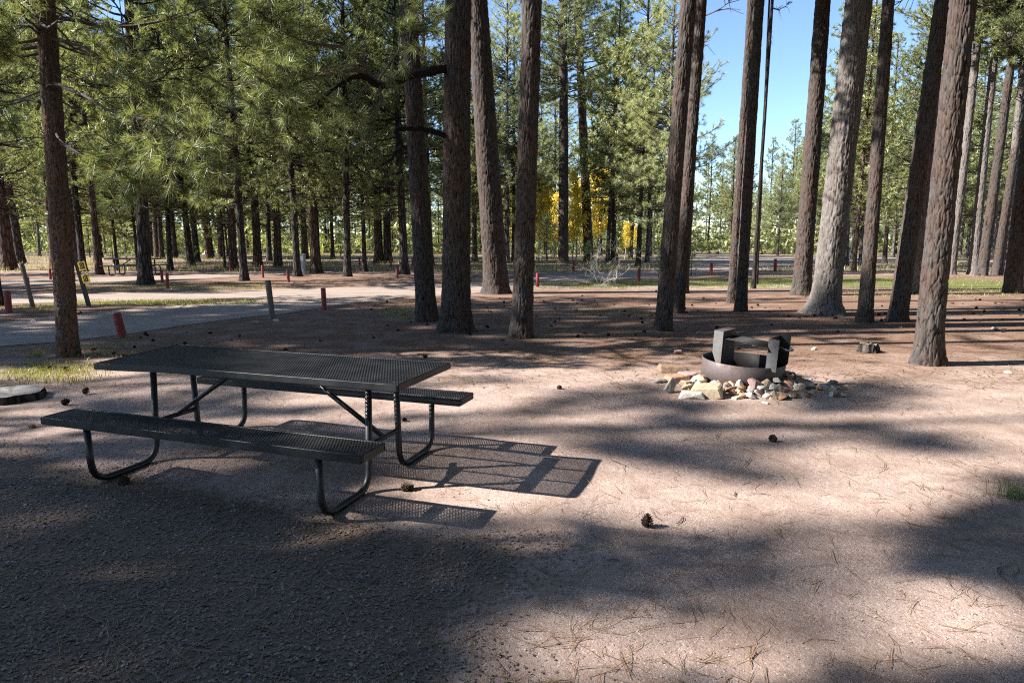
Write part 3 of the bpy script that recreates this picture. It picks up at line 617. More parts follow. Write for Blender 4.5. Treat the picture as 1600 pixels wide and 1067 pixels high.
# --- the soft light-green pines in the clearing
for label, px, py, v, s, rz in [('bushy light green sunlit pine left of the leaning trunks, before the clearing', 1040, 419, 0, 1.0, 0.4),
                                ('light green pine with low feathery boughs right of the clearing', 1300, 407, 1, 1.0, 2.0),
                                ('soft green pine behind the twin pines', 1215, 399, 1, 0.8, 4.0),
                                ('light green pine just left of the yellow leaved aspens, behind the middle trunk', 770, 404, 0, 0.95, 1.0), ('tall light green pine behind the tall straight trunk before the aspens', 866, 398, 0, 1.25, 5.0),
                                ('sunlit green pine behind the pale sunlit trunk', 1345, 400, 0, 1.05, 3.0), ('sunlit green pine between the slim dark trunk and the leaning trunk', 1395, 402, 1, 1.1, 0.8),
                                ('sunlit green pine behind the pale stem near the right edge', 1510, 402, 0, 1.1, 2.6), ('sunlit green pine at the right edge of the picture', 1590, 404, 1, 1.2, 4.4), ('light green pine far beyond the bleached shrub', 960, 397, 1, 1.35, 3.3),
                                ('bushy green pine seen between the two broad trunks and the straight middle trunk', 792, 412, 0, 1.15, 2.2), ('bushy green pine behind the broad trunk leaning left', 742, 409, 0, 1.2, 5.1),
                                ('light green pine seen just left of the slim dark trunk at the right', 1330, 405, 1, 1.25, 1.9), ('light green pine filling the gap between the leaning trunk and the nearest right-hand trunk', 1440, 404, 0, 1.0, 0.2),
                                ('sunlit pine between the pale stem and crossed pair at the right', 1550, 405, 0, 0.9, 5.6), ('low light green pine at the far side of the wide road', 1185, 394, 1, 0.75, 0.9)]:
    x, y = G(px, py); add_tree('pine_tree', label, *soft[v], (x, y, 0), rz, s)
tree_pts = [(v[1], v[2]) for v in tree_at.values()]

# --- the open stand behind: every stem one could count
R2 = np.random.default_rng(21); placed = list(tree_pts); nfar = 0; tries = 0
rp = np.array(road_pts); sp = np.array(spur_pts)
while nfar < 190 and tries < 12000:
    tries += 1
    d = 27 + 105 * R2.uniform() ** 0.75; px = R2.uniform(-260, 1860); x = (px - 800) / FPX * d; y = d
    if 1092 < px < 1262 and d < 92: continue
    if 820 < px < 1092 and d < 48: continue
    if 255 < px < 285 and d < 60: continue
    if px > 1092 and d < 36: continue
    if 34 < y < 41 and -24 < x < 9: continue
    if min((x - q[0]) ** 2 + (y - q[1]) ** 2 for q in placed) < (2.2 if d < 60 else 2.0) ** 2: continue
    if poly_mask(road_pts, np.array([x]), np.array([y]))[0] or poly_mask(spur_pts, np.array([x]), np.array([y]))[0]: continue
    placed.append((x, y)); nfar += 1
    v = R2.integers(4); s = R2.uniform(0.7, 1.1)
    pr = mid[v] if d < 42 else far[v]
    if px < 700: lb, g = 'one of the plain dark pine trunks in the dense left-hand wood beyond the road', 'pines in the left-hand wood'
    elif px < 1092: lb, g = 'one of the plain far pines behind the yellow aspens and middle trunks', 'far pines in the middle'
    else: lb, g = 'one of the plain far pines beyond the clearing at the right', 'far pines at the right'
    add_tree('pine_tree', lb, *pr, (x, y, 0), R2.uniform(0, 6.28), s, (R2.normal(0, .02), R2.normal(0, .02)), 1, g)
for n, (px, d, s) in enumerate([(1103, 104, .86), (1121, 112, .92), (1138, 100, .74), (1152, 118, .9), (1196, 108, .86), (1212, 99, .8), (1228, 116, .98), (1243, 103, .9), (1258, 96, .95)]):
    add_tree('pine_tree', 'one of the plain far pines beyond the clearing at the right', *far[(n * 3) % 4], ((px - 800) / FPX * d, d, 0), n * 1.1, s, group='far pines at the right')
for n in range(34):
    d = R2.uniform(40, 95); px = R2.uniform(-50, 1650); x, y = (px - 800) / FPX * d, d
    if poly_mask(road_pts, np.array([x]), np.array([y]))[0]: continue
    add_tree('young_pine', 'one of the small bushy young pines under the far trees', *young[n % 2], (x, y, 0), n, R2.uniform(0.6, 1.15), group='young pines under the far trees')

# --- far woods that read as one mass
def far_woods():
    parts, leaves = [], []
    r = np.random.default_rng(5)
    for q in range(330):
        ang = r.uniform(-66, 66); d = r.uniform(125, 230); x, y = d * math.sin(math.radians(ang)), d * math.cos(math.radians(ang)); H = r.uniform(13, 20)
        px = 800 + x / y * FPX
        if 1090 < px < 1265: H *= 0.86
        parts.append(tube(np.array([[x, y, -0.3], [x, y, H]]), [0.22, 0.05], 5, False))
        n = 90; tt = r.uniform(0, 1, n) ** 0.9; z = 0.6 + (H - 0.6) * tt; rad = 3.0 * (1 - tt) ** 0.6 * r.uniform(0.3, 1, n) ** 0.5; az = r.uniform(0, 6.28, n)
        leaves.append(np.c_[x + rad * np.cos(az), y + rad * np.sin(az), z])
    for q in range(2600):
        px = r.uniform(-600, 2100); d = r.uniform(75, 190); x, y = (px - 800) / FPX * d, d; hh = r.uniform(0.6, 5.0); n = 11
        leaves.append(np.c_[x + r.normal(0, .8, n), y + r.normal(0, .8, n), r.uniform(0.05, hh, n)])
    V, F = merge(parts); o = obj('far_woods', mesh('far_woods', V, F, M['bark_far_grey'])); kind(o, 'stuff')
    P = np.vstack(leaves); dv = r.normal(size=P.shape) + [0, 0, .3]; dv /= np.linalg.norm(dv, axis=1)[:, None]
    V, F = needles(P, dv, 5, 0.9, 0.30, (20, 110), 9, 0.2, 0.4)
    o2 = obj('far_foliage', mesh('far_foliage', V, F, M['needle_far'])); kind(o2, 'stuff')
far_woods()

# --- aspens in autumn colour
def aspen_proto(seed, H, r):
    q = np.random.default_rng(seed); z = np.linspace(-0.2, H, 9); w = np.cumsum(q.normal(0, .07, (9, 2)), 0); parts = [tube(np.c_[w, z], r * (1 - .8 * np.clip(z, 0, None) / H), 7, False)]; LP = []
    for b in range(26):
        zz = H * q.uniform(0.25, 0.98); c = [np.interp(zz, z, w[:, 0]), np.interp(zz, z, w[:, 1]), zz]; az = q.uniform(0, 6.28); L = q.uniform(0.4, 1.1) * (1.1 - 0.6 * zz / H)
        e = np.array(c) + L * np.array([math.cos(az), math.sin(az), q.uniform(0.2, 0.8)]); parts.append(tube(np.array([c, e]), [0.012, 0.005], 3, False))
        LP.append(np.array(c) + (e - c) * q.uniform(0.25, 1.1, (60, 1)) + q.normal(0, 0.16, (60, 3)))
    V, F = merge(parts); tm = mesh('trunk', V, F, M['aspen_bark'], True)
    P = np.vstack(LP); n = len(P); u = q.normal(size=(n, 3)); u /= np.linalg.norm(u, axis=1)[:, None]; v = np.cross(u, q.normal(size=(n, 3))); v /= np.linalg.norm(v, axis=1)[:, None]; s = q.uniform(0.05, 0.085, (n, 1))
    V = np.stack([P - u * s, P + v * s * .8, P + u * s, P - v * s * .8], 1).reshape(-1, 3)
    return tm, mesh('crown', V, np.arange(4 * n).reshape(-1, 4), M['aspen_leaf'])
asp = [aspen_proto(40 + i, H, r) for i, (H, r) in enumerate([(6.2, 0.055), (4.6, 0.045), (5.4, 0.05)])]
for n, (px, py, v, s) in enumerate([(783,408,0,.95),(792,406,1,1.0),(829,408,0,1.0),(838,411,1,1.05),(846,407,2,1.0),(857,410,0,.8),(866,406,2,.9),(893,407,1,1.0),(900,409,0,1.0),(907,405,2,1.05),(926,405,0,1.3),(934,405,2,1.25),(975,406,1,.6),(990,402,1,.55),(1262,398,1,.5)]):
    x, y = G(px, py)
    add_tree('aspen_tree', 'one of the slender aspens with yellow autumn leaves in the background' , *asp[v], (x, y, 0), n * 1.3, s * 1.1, group='yellow aspens', cat='aspen tree')

# --- pines standing to the left of the view, whose crowns shade the site
SHADE = [(-28.66, -0.04, 2, 5.5, 1.1), (-28.48, 9.89, 1, 4.71, 1.1), (-29.58, 2.5, 1, 3.14, 0.85), (-31.78, 0.05, 0, 1.57, 1.1), (-20.14, 10.38, 2, 1.57, 0.45), (-25.39, 9.44, 1, 3.93, 1.0), (-27.29, 11.45, 1, 3.14, 1.0), (-26.33, 2.76, 0, 1.57, 1.1), (-31.34, 20.39, 2, 3.14, 0.85), (-29.27, 12.69, 0, 0.79, 1.1), (-28.56, 4.75, 1, 5.5, 0.85), (-15.32, -0.29, 0, 3.93, 1.1), (-10.89, 2.29, 2, 4.71, 0.45), (-30.12, 8.84, 1, 4.71, 1.1), (-29.47, 18.74, 1, 4.71, 0.55), (-20.19, -2.47, 1, 3.14, 1.0), (-23.56, 9.18, 0, 0.0, 1.0), (-30.3, 11.12, 1, 0.0, 1.1), (-37.1, 22.63, 2, 3.93, 1.1), (-25.32, 19.39, 0, 5.5, 0.55), (-19.78, 7.94, 2, 4.71, 0.55), (-15.67, 3.87, 0, 5.5, 0.45), (-35.36, 17.99, 2, 0.79, 1.0), (-11.59, 0.44, 2, 0.0, 0.55), (-25.41, 11.45, 2, 0.0, 1.1), (-29.77, 21.64, 0, 5.5, 0.7), (-22.88, 0.74, 1, 5.5, 0.7), (-17.5, -1.09, 0, 1.57, 1.0), (-7.44, 0.4, 2, 5.5, 0.85)]
for n, (x, y, v, rz, sc) in enumerate(SHADE):
    add_tree('pine_tree', 'tall pine standing left of the view, shading the campsite', *tall[v], (x, y, 0), rz, sc, group='pines shading the site from the left')
R5 = np.random.default_rng(77); AROUND = []  # unseen pines beside and behind the view, added to cut the sky light
while len(AROUND) < 62:
    x, y = R5.uniform(-7, 30), R5.uniform(-22, 16)
    if abs(x) < 0.9 * y + 2.2 or math.hypot(x, y) < 3.2 or (x < 1 and y > -3.5): continue
    if x < 4 and y > -1.5: continue
    if all((x - q[0]) ** 2 + (y - q[1]) ** 2 > 2.6 ** 2 for q in AROUND): AROUND.append((x, y))
for n, (x, y) in enumerate(AROUND):
    add_tree('pine_tree', 'unseen tall pine of the surrounding wood, added to screen off sky light', *mid[n % 4], (x, y, 0), n * 2.3, 1.15 + 0.1 * math.sin(n), group='pines around the campsite out of view')

# ------------------------------------------------------------------ picnic table
TX, TY, TYAW = -1.690, 4.5655, math.radians(-19.04)
TL, TW, TH, BW, BO, BH = 2.412, 0.770, 0.76, 0.26, 0.6635, 0.457
def warp(V):
    V = np.asarray(V, float); k = sstep(0.45, 1.2, -V[:, 0])
    V[:, 2] += np.where(V[:, 2] > 0.6, k * (0.012 * V[:, 1] / 0.385 - 0.006), 0); return V
def mesh_panel(L, W, z, sx=0.0195, sy=0.036, t=0.003, keep=0.56):
    """expanded-metal sheet: staggered diamond openings, strands between them"""
    nx_, ny_ = int(round(L / sx)), int(round(W / sy)); sx, sy = L / nx_, W / ny_; V, F = [], []
    c = []
    for j in range(2 * ny_ + 1):
        off = (j % 2) * 0.5
        for i in range(nx_ + 1):
            x, y = (i + off) * sx - L / 2, j * sy / 2 - W / 2
            if x <= L / 2 + 1e-6: c.append((x, y))
    c = np.array(c); a = np.array([[-.5, 0], [0, -.5], [.5, 0], [0, .5]]) * [sx, sy]
    O = c[:, None] + a[None]; I = c[:, None] + a[None] * keep * [1.02, 1.0]
    O = np.clip(O, [-L/2, -W/2], [L/2, W/2]); I = np.clip(I, [-L/2, -W/2], [L/2, W/2]); N = len(c)
    tilt = a[:, 1] / sy * 0.0045
    V = np.concatenate([np.concatenate([O, np.broadcast_to((z + tilt)[None, :, None], (N, 4, 1)) if False else np.full((N,4,1), z)], -1), np.concatenate([I, np.full((N,4,1), z - 0.0008)], -1), np.concatenate([I, np.full((N,4,1), z - t)], -1), np.concatenate([O, np.full((N,4,1), z - t)], -1)], 1).reshape(-1, 3)
    b = (np.arange(N) * 16)[:, None]; F = []
    for q in range(4):
        p = (q + 1) % 4
        F += [b + [q, p, 4 + p, 4 + q], b + [4 + q, 4 + p, 8 + p, 8 + q], b + [8 + q, 8 + p, 12 + p, 12 + q]]
    return V, np.concatenate(F, 0)
tbl = thing('picnic_table', 'black steel mesh picnic table with two attached benches on the gravel', 'picnic table', (TX, TY, hz1(TX, TY)), (0, 0, TYAW))
def slab(parent_name, L, W, z, cy, rim):
    V, F = mesh_panel(L - 0.03, W - 0.03, z - 0.003); V[:, 1] += cy
    top = obj(parent_name, mesh(parent_name, warp(V), F, M['coat_mesh']), tbl)
    for nm, sx, sy, x, y in (('rim', L, 0.016, 0, -W/2 + .008), ('rim', L, 0.016, 0, W/2 - .008), ('rim', 0.016, W - 0.033, -L/2 + .008, 0), ('rim', 0.016, W - 0.033, L/2 - .008, 0)):
        bm = bmesh.new(); bmesh.ops.create_cube(bm, size=1)
        for v in bm.verts: v.co = Vector((v.co.x*sx + x, v.co.y*sy + y + cy, v.co.z*rim + z - rim/2))
        if sx > 1: bmesh.ops.subdivide_edges(bm, edges=[e for e in bm.edges if abs(e.verts[0].co.x - e.verts[1].co.x) > 1], cuts=24)
        bmesh.ops.bevel(bm, geom=[e for e in bm.edges if e.calc_face_angle(0) > 1], offset=0.005, segments=3, affect='EDGES')
        me = bpy.data.meshes.new(nm); bm.to_mesh(me); bm.free(); me.materials.append(M['coat'])
        co = np.array([v.co[:] for v in me.vertices]); co = warp(co); me.vertices.foreach_set('co', co.astype(np.float32).ravel()); me.polygons.foreach_set('use_smooth', np.ones(len(me.polygons), bool)); me.set_sharp_from_angle(angle=0.7)
        obj(nm, me, top)
    return top
top = slab('tabletop', TL, TW, TH, 0, 0.046)
for y in (-0.13, 0.13): obj('stiffener', bevel_box('stiffener', 2.3, 0.02, 0.02, 0.004, M['coat'], (0, y, TH - 0.022)), top)
for x in (-0.885, 0.885): obj('cross_plate', bevel_box('cross_plate', 0.11, 0.70, 0.012, 0.003, M['coat'], (x, 0, TH - 0.042)), top)
for s in (-1, 1):
    b_ = slab('bench', TL, BW, BH, s * BO, 0.052)
    for x in (-0.885, 0.885): obj('cross_plate', bevel_box('cross_plate', 0.09, 0.222, 0.010, 0.003, M['coat'], (x, s * BO, BH - 0.040)), b_)
def bend_path(pts, rad, n=8):
    P = [np.array(p, float) for p in pts]; out = [P[0]]
    for a, b, c in zip(P, P[1:], P[2:]):
        u, v = (a - b) / np.linalg.norm(a - b), (c - b) / np.linalg.norm(c - b); s, e = b + u * rad, b + v * rad
        for t in np.linspace(0, 1, n): out.append((1-t)**2*s + 2*t*(1-t)*b + t*t*e)
    out.append(P[-1]); return np.array(out)
PR = 0.0215
for x in (-0.885, 0.885):
    for s in (-1, 1):
        P = bend_path([(x, s*0.725, BH - 0.045), (x, s*0.715, PR), (x, s*0.205, PR), (x, s*0.175, TH - 0.046)], 0.14, 10)
        V, F = tube(P, PR, 16); obj('leg', mesh('leg', V, F, M['coat'], True), tbl)
    V, F = tube(np.array([(x, -0.18, 0.30), (x, 0.18, 0.30)]), 0.017, 12); obj('crossbar', mesh('crossbar', V, F, M['coat'], True), tbl)
    sx = -1 if x < 0 else 1
    V, F = tube(np.array([(x, 0, 0.30), (x - sx*0.66, 0, TH - 0.035)]), 0.017, 12); obj('brace', mesh('brace', V, F, M['coat'], True), tbl)
V, F = tube(np.array([(0.885, 0.1775, 0.655), (0.885, 0.179, 0.602)]), 0.0245, 16); obj('collar', mesh('collar', V, F, M['white_paint'], True), tbl)

# far picnic table across the road, same build seen small
fx, fy = G(212, 430); ft = thing('picnic_table', 'dark picnic table far across the road behind pine trunks', 'picnic table', (fx, fy, 0), (0, 0, math.radians(4)))
obj('tabletop', bevel_box('tabletop', 2.3, 0.75, 0.05, 0.008, M['coat'], (0, 0, 0.74)), ft)
for s in (-1, 1): obj('bench', bevel_box('bench', 2.3, 0.26, 0.05, 0.008, M['coat'], (0, s * 0.66, 0.44)), ft)
for x in (-0.8, 0.8):
    for s in (-1, 1):
        V, F = tube(bend_path([(x, s*0.70, 0.42), (x, s*0.70, 0.03), (x, s*0.2, 0.03), (x, s*0.18, 0.72)], 0.12, 5), 0.03, 8); obj('leg', mesh('leg', V, F, M['coat'], True), ft)
    V, F = tube(np.array([(x, 0, 0.3), (x * 0.2, 0, 0.72)]), 0.025, 8); obj('brace', mesh('brace', V, F, M['coat'], True), ft)

# ------------------------------------------------------------------ fire ring with grate
RX, RY, RR, RH = 2.61, 7.40, 0.45, 0.285
ring = thing('fire_ring', 'rusty steel fire ring with an adjustable cooking grate', 'fire ring', (RX, RY, hz1(RX, RY) - 0.015), (Matrix.Rotation(math.radians(2), 3, 'X') @ Matrix.Rotation(math.radians(2.4), 3, 'Y') @ Matrix.Rotation(math.radians(-41), 3, 'Z')).to_euler())
th = np.linspace(0, 2*np.pi, 97)[:-1]
prof = [(RR, 0), (RR, RH), (RR - 0.004, RH + 0.004), (RR - 0.008, RH), (RR - 0.008, 0)]
V = np.array([[p[0]*math.cos(a), p[0]*math.sin(a), p[1]] for p in prof for a in th]); n = 96
F = np.array([[k*n + j, k*n + (j+1) % n, ((k+1) % 5)*n + (j+1) % n, ((k+1) % 5)*n + j] for k in range(5) for j in range(n)])
me = mesh('wall', V, F, M['ring'], True); me.materials.append(M['soot'])
for p in me.polygons: p.material_index = 1 if p.index // n in (3,) else 0
obj('wall', me, ring)
V = np.array([[0, 0, 0.06]] + [[(RR-.01)*math.cos(a)*q, (RR-.01)*math.sin(a)*q, 0.06 + 0.02*random.uniform(-1, 1)] for q in (0.5, 1) for a in th])
F = [(0, 1 + j, 1 + (j+1) % n) for j in range(n)] + [(1 + j, 97 + j, 97 + (j+1) % n, 1 + (j+1) % n) for j in range(n)]
obj('ash_bed', mesh('ash_bed', V, F, m_simple('ash', (0.02, 0.018, 0.017), (0.11, 0.1, 0.095), 30, 1.0, 0.01)), ring)
def plate_poly(name, outline, thick, mat, parent, M4):
    bm = bmesh.new(); vs = [bm.verts.new((x, 0, z)) for x, z in outline]; f = bm.faces.new(vs)
    r = bmesh.ops.extrude_face_region(bm, geom=[f]); bmesh.ops.translate(bm, verts=[v for v in r['geom'] if isinstance(v, bmesh.types.BMVert)], vec=(0, thick, 0))
    bmesh.ops.recalc_face_normals(bm, faces=bm.faces[:]); bm.transform(M4); me = bpy.data.meshes.new(name); bm.to_mesh(me); bm.free(); me.materials.append(mat); return obj(name, me, parent)
XL, XR, YF, YB, ZT = -0.175, 0.335, -0.215, 0.135, 0.60
for s in (-1, 1):
    x0 = XL if s < 0 else XR
    up = obj('upright', bevel_box('upright', 0.006, YB - YF, ZT - 0.02, 0.001, M['soot'], (x0, (YF + YB)/2, (ZT + 0.02)/2)), ring)
    if s < 0:
        plate_poly('front_flange', [(x0 - 0.105, ZT), (x0 + 0.003, ZT), (x0 + 0.003, 0.10), (x0 - 0.03, 0.18), (x0 - 0.105, 0.36)], 0.006, M['plate'], up, Matrix.Translation((0, YF - 0.006, 0)))
        plate_poly('back_flange', [(x0 - 0.105, ZT), (x0 + 0.003, ZT), (x0 + 0.003, 0.10), (x0 - 0.105, 0.36)], 0.006, M['soot'], up, Matrix.Translation((0, YB, 0)))
        obj('cap', bevel_box('cap', 0.108, YB - YF + 0.012, 0.006, 0.001, M['ring'], (x0 - 0.051, (YF + YB)/2, ZT + 0.003)), up)
    else:
        plate_poly('front_flange', [(x0 - 0.003, ZT), (x0 + 0.110, ZT), (x0 + 0.110, 0.25), (x0 - 0.003, 0.25), (x0 - 0.003, ZT - 0.15), (x0 + 0.045, ZT - 0.15), (x0 - 0.003, ZT - 0.075)], 0.006, M['plate'], up, Matrix.Translation((0, YF - 0.006, 0)))
        plate_poly('back_flange', [(x0 - 0.003, ZT + 0.02), (x0 + 0.110, ZT + 0.02), (x0 + 0.110, 0.30), (x0 - 0.003, 0.12)], 0.006, M['soot'], up, Matrix.Translation((0, YB, 0)))
    for k in range(4):
        for yy in (YF + 0.05, YB - 0.05): obj('notch_bar', bevel_box('notch_bar', 0.014, 0.025, 0.01, 0.002, M['plate'], (x0 - s*0.009, yy, ZT - 0.10 - k*0.045)), up)
gr = obj('grate', None, ring, (0, 0, 0))
parts = [tube(np.array([(XL + .01, y, 0), (XR - .01, y, 0)]), 0.006, 6) for y in (YF + 0.02, YB - 0.02)] + [tube(np.array([(x, YF + 0.02, 0), (x, YB - 0.02, 0)]), 0.007, 6) for x in (XL + 0.012, XR - 0.015)]
V, F = merge(parts); bpy.data.objects.remove(gr)
gr = obj('grate', mesh('grate', V, F, M['soot'], True), ring, (0, 0, ZT - 0.085), (0, math.radians(3.0), 0))
rod_y = mesh('rod', *tube(np.array([(XL + .01, 0, 0.008), (XR - .01, 0, 0.008)]), 0.0045, 6), M['soot'], True)
for y in np.linspace(YF + 0.04, YB - 0.04, 9): obj('rod', rod_y, gr, (0, y, 0))
for x, y0 in ((XR - 0.01, YF + 0.10),):
    V, F = tube(smoothpath([(x, y0 + .1, 0), (x + 0.10, y0 + .06, 0.0), (x + 0.165, y0 + 0.05, -0.012), (x + 0.21, y0 + 0.08, -0.002), (x + 0.17, y0 + 0.11, 0.01)], 5), 0.011, 8); obj('handle', mesh('handle', V, F, M['plate'], True), gr)
V, F = tube(smoothpath([(0.42, 0.12, 0.14), (0.52, 0.12, 0.21), (0.555, 0.12, 0.14), (0.52, 0.11, 0.08)], 5), 0.012, 8); obj('anchor_loop', mesh('anchor_loop', V, F, M['ring'], True), ring)

# ------------------------------------------------------------------ stones round the ring
def rock_mesh(seed, sx, sy, sz, n=15, flat=0.0):
    r = np.random.default_rng(seed); P = r.normal(size=(n, 3)); P /= np.linalg.norm(P, axis=1)[:, None]; P *= r.uniform(0.8, 1.05, (n, 1)); P = np.sign(P) * np.abs(P) ** 0.75; P[:, 2] = np.maximum(P[:, 2], -0.45); P[:, :2] *= np.where(P[:, 2:] < 0.1, 1.2, 0.88)
    if n == 11:      # blocky, slab-like stones
        P = np.array([[x, y, z] for x in (-1, 1) for y in (-1, 1) for z in (-.5, .75)] + [[0, -1.05, .1], [1.05, 0, .2]]) * 0.82
        P = P * (1 + r.normal(0, .13, P.shape)); P[:, :2] *= np.where(P[:, 2:] < 0, 1.08, 0.88)
    bm = bmesh.new()
    for p in P: bm.verts.new((p[0]*sx/2, p[1]*sy/2, p[2]*sz/2))
    h = bmesh.ops.convex_hull(bm, input=bm.verts[:]); 
    loose = [v for v in bm.verts if not v.link_faces]; bmesh.ops.delete(bm, geom=loose, context='VERTS')
    bmesh.ops.bevel(bm, geom=bm.edges[:], offset=min(sx, sy, sz)*0.06, segments=1, affect='EDGES', clamp_overlap=True)
    me = bpy.data.meshes.new('rock'); bm.to_mesh(me); bm.free(); return me
BIG = [((1052,572),.30,.20,.13,'rock_brown','long dark brown slab stone at the top left of the fire ring pile',.06),((1058,588),.22,.16,.13,'rock_orange','orange brown block among the stones left of the fire ring',.06),
 ((1050,601),.14,.06,.19,'rock_grey','pale grey flat stone standing on edge at the left of the pile',.07),((1031,594),.17,.12,.06,'rock_grey','dark grey flat stone at the far left of the pile',.02),
 ((1104,607),.26,.20,.19,'rock_tan','largest tan block in front of the fire ring',.07),((1082,614),.21,.13,.10,'rock_white','whitish stone lying before the largest tan block',.04),((1072,599),.18,.13,.12,'rock_tan','tan stone tucked behind the whitish stone at the pile front',.05),
 ((1091,590),.14,.11,.14,'rock_white','small white stone leaning on the ring wall at the left',.07),((1075,583),.17,.13,.12,'rock_pink','purplish stone behind the orange brown block',.06),((1178,594),.155,.12,.11,'rock_pink','rounded pink speckled stone resting high against the ring front',.13),
 ((1059,549),.12,.10,.08,'rock_pink','lone reddish stone on the ground behind the pile at the left',.03),((1228,588),.11,.10,.16,'rock_white','white stone set upright at the right of the ring',.09),
 ((1206,597),.12,.10,.11,'rock_tan','pale yellow stone at the right front of the ring',.06),((1225,603),.13,.10,.09,'rock_tan','tan stone below the upright white stone',.04),((1262,599),.15,.09,.06,'rock_white','flat white stone right of the ring',.03),
 ((1286,603),.11,.09,.07,'rock_white','white stone apart from the pile, toward the right',.03),((1202,611),.20,.11,.07,'rock_grey','wide grey stone at the pile front, right of the middle',.03),((1150,597),.13,.11,.08,'rock_orange','small orange stone before the ring middle',.09),
 ((1126,602),.16,.10,.09,'rock_white','white stone next to the largest tan block, on its right',.05),((1152,619),.10,.07,.05,'rock_tan','single tan stone lying in front of the pile',.02),((1230,604),.14,.10,.09,'rock_pink','reddish stone in the right part of the pile',.04)]
rocks_xy = []
for n, (p, sx, sy, sz, mt, lab, z) in enumerate(BIG):
    x, y = G(*p, z); me = rock_mesh(50 + n, sx * 1.4, sy * 1.4, sz * 1.3, 11 if 'slab' in lab or 'block' in lab else 16); me.materials.append(M[mt])
    o = obj('stone', me, None, (x, y, hz1(x, y) - min(v.co.z for v in me.vertices) - 0.012 + (z - 0.05 if z > 0.08 else 0)), (random.uniform(-.08, .08), random.uniform(-.08, .08), random.uniform(-.5, .5))); tag(o, lab, 'stone'); rocks_xy.append((x, y))
small = [rock_mesh(90 + i, .10, .075, .06, 13) for i in range(6)]
R3 = np.random.default_rng(3); mats = ['rock_tan', 'rock_white', 'rock_tan', 'rock_orange', 'rock_grey', 'rock_white', 'rock_brown']
cx_, cy_ = ring.location.x, ring.location.y
for n in range(104):
    if n < 76: a_ = math.radians(R3.uniform(195, 335)); d = RR + R3.uniform(0.04, 0.38); zz = 0.13 * max(0, 1 - (d - RR) / 0.26) * R3.uniform(0.5, 1.0)
    else: a_ = math.radians(R3.uniform(-50, 5)); d = RR + R3.uniform(0.05, 0.66); zz = 0.04 * max(0, 1 - (d - RR) / 0.3)
    x, y = cx_ + d * math.cos(a_), cy_ + d * math.sin(a_); k = n % 7
    me = small[n % 6].copy(); me.materials.append(M[mats[k]])
    s = R3.uniform(0.8, 1.8) if n < 76 else R3.uniform(0.5, 1.3)
    o = obj('stone', me, None, (x, y, hz1(x, y) + zz + 0.018), tuple(R3.uniform(-.6, .6, 2)) + (R3.uniform(0, 6.3),), s); tag(o, 'one of the small pale stones heaped against the front of the fire ring' if n < 76 else 'one of the small stones strewn right of the fire ring', 'stone', 'small stones at the ring front' if n < 76 else 'small stones right of the ring')

# ------------------------------------------------------------------ stumps
def stump(name, label, px, py, r, h, seed, tilt=(0, 0), jag=0.0):
    x, y = G(px, py); t = thing(name, label, 'stump', (x, y, hz1(x, y)), (tilt[0], tilt[1], seed))
    n = 56; a = np.arange(n)*2*np.pi/n; rr = r*(1 + 0.10*vnoise(np.cos(a)*2 + seed, np.sin(a)*2, s=seed)); z = np.array([-0.06, 0.0, 0.2*h, .5*h, .8*h, h])
    fl = 1 + (np.array([1.25, 1.2, 1.1, 1.04, 1.0, 0.97]) - 1) * (1.0 if jag else 0.3); A, Zz = np.meshgrid(a, z); bark = 1 + 0.05*vnoise(np.cos(A)*9, np.sin(A)*9, Zz*4, s=seed+1)
    rad = rr[None]*fl[:, None]*bark; top = h*(1 + jag*vnoise(np.cos(a)*2.5, np.sin(a)*2.5, s=seed+3)); Zz = Zz.copy(); Zz[-1] = top; Zz[-2] = top*.85
    V = np.stack([rad*np.cos(A), rad*np.sin(A), Zz], -1).reshape(-1, 3); i = np.arange(5)[:, None]*n; j = np.arange(n)[None]; F = np.stack([i+j, i+(j+1) % n, i+n+(j+1) % n, i+n+j], -1).reshape(-1, 4)
    obj('bark', mesh('bark', V, F, M['bark_far'], True), t)
    rings = [(0.02, 0), (0.35, 0), (0.7, 0), (0.955, 0.0)]; Vt = []
    for q, _ in rings: Vt.append(np.stack([rad[-1]*q*np.cos(a), rad[-1]*q*np.sin(a), top*q + h*(1-q) + 0.006 + 0.008*vnoise(np.cos(a)*q*5, np.sin(a)*q*5, s=seed+5)], -1))
    V = np.vstack(Vt); i = np.arange(3)[:, None]*n; F = np.stack([i+j, i+(j+1) % n, i+n+(j+1) % n, i+n+j], -1).reshape(-1, 4)[:, ::-1]
    obj('cut_top', mesh('cut_top', V, F, M['stump_top'], True), t)
stump('stump', 'wide low weathered tree stump at the left edge beside the table', 18, 622, 0.31, 0.062, 4)
stump('stump', 'small jagged grey stump right of the fire ring', 1356, 550, 0.125, 0.12, 9, (0.1, -0.05), 0.35)

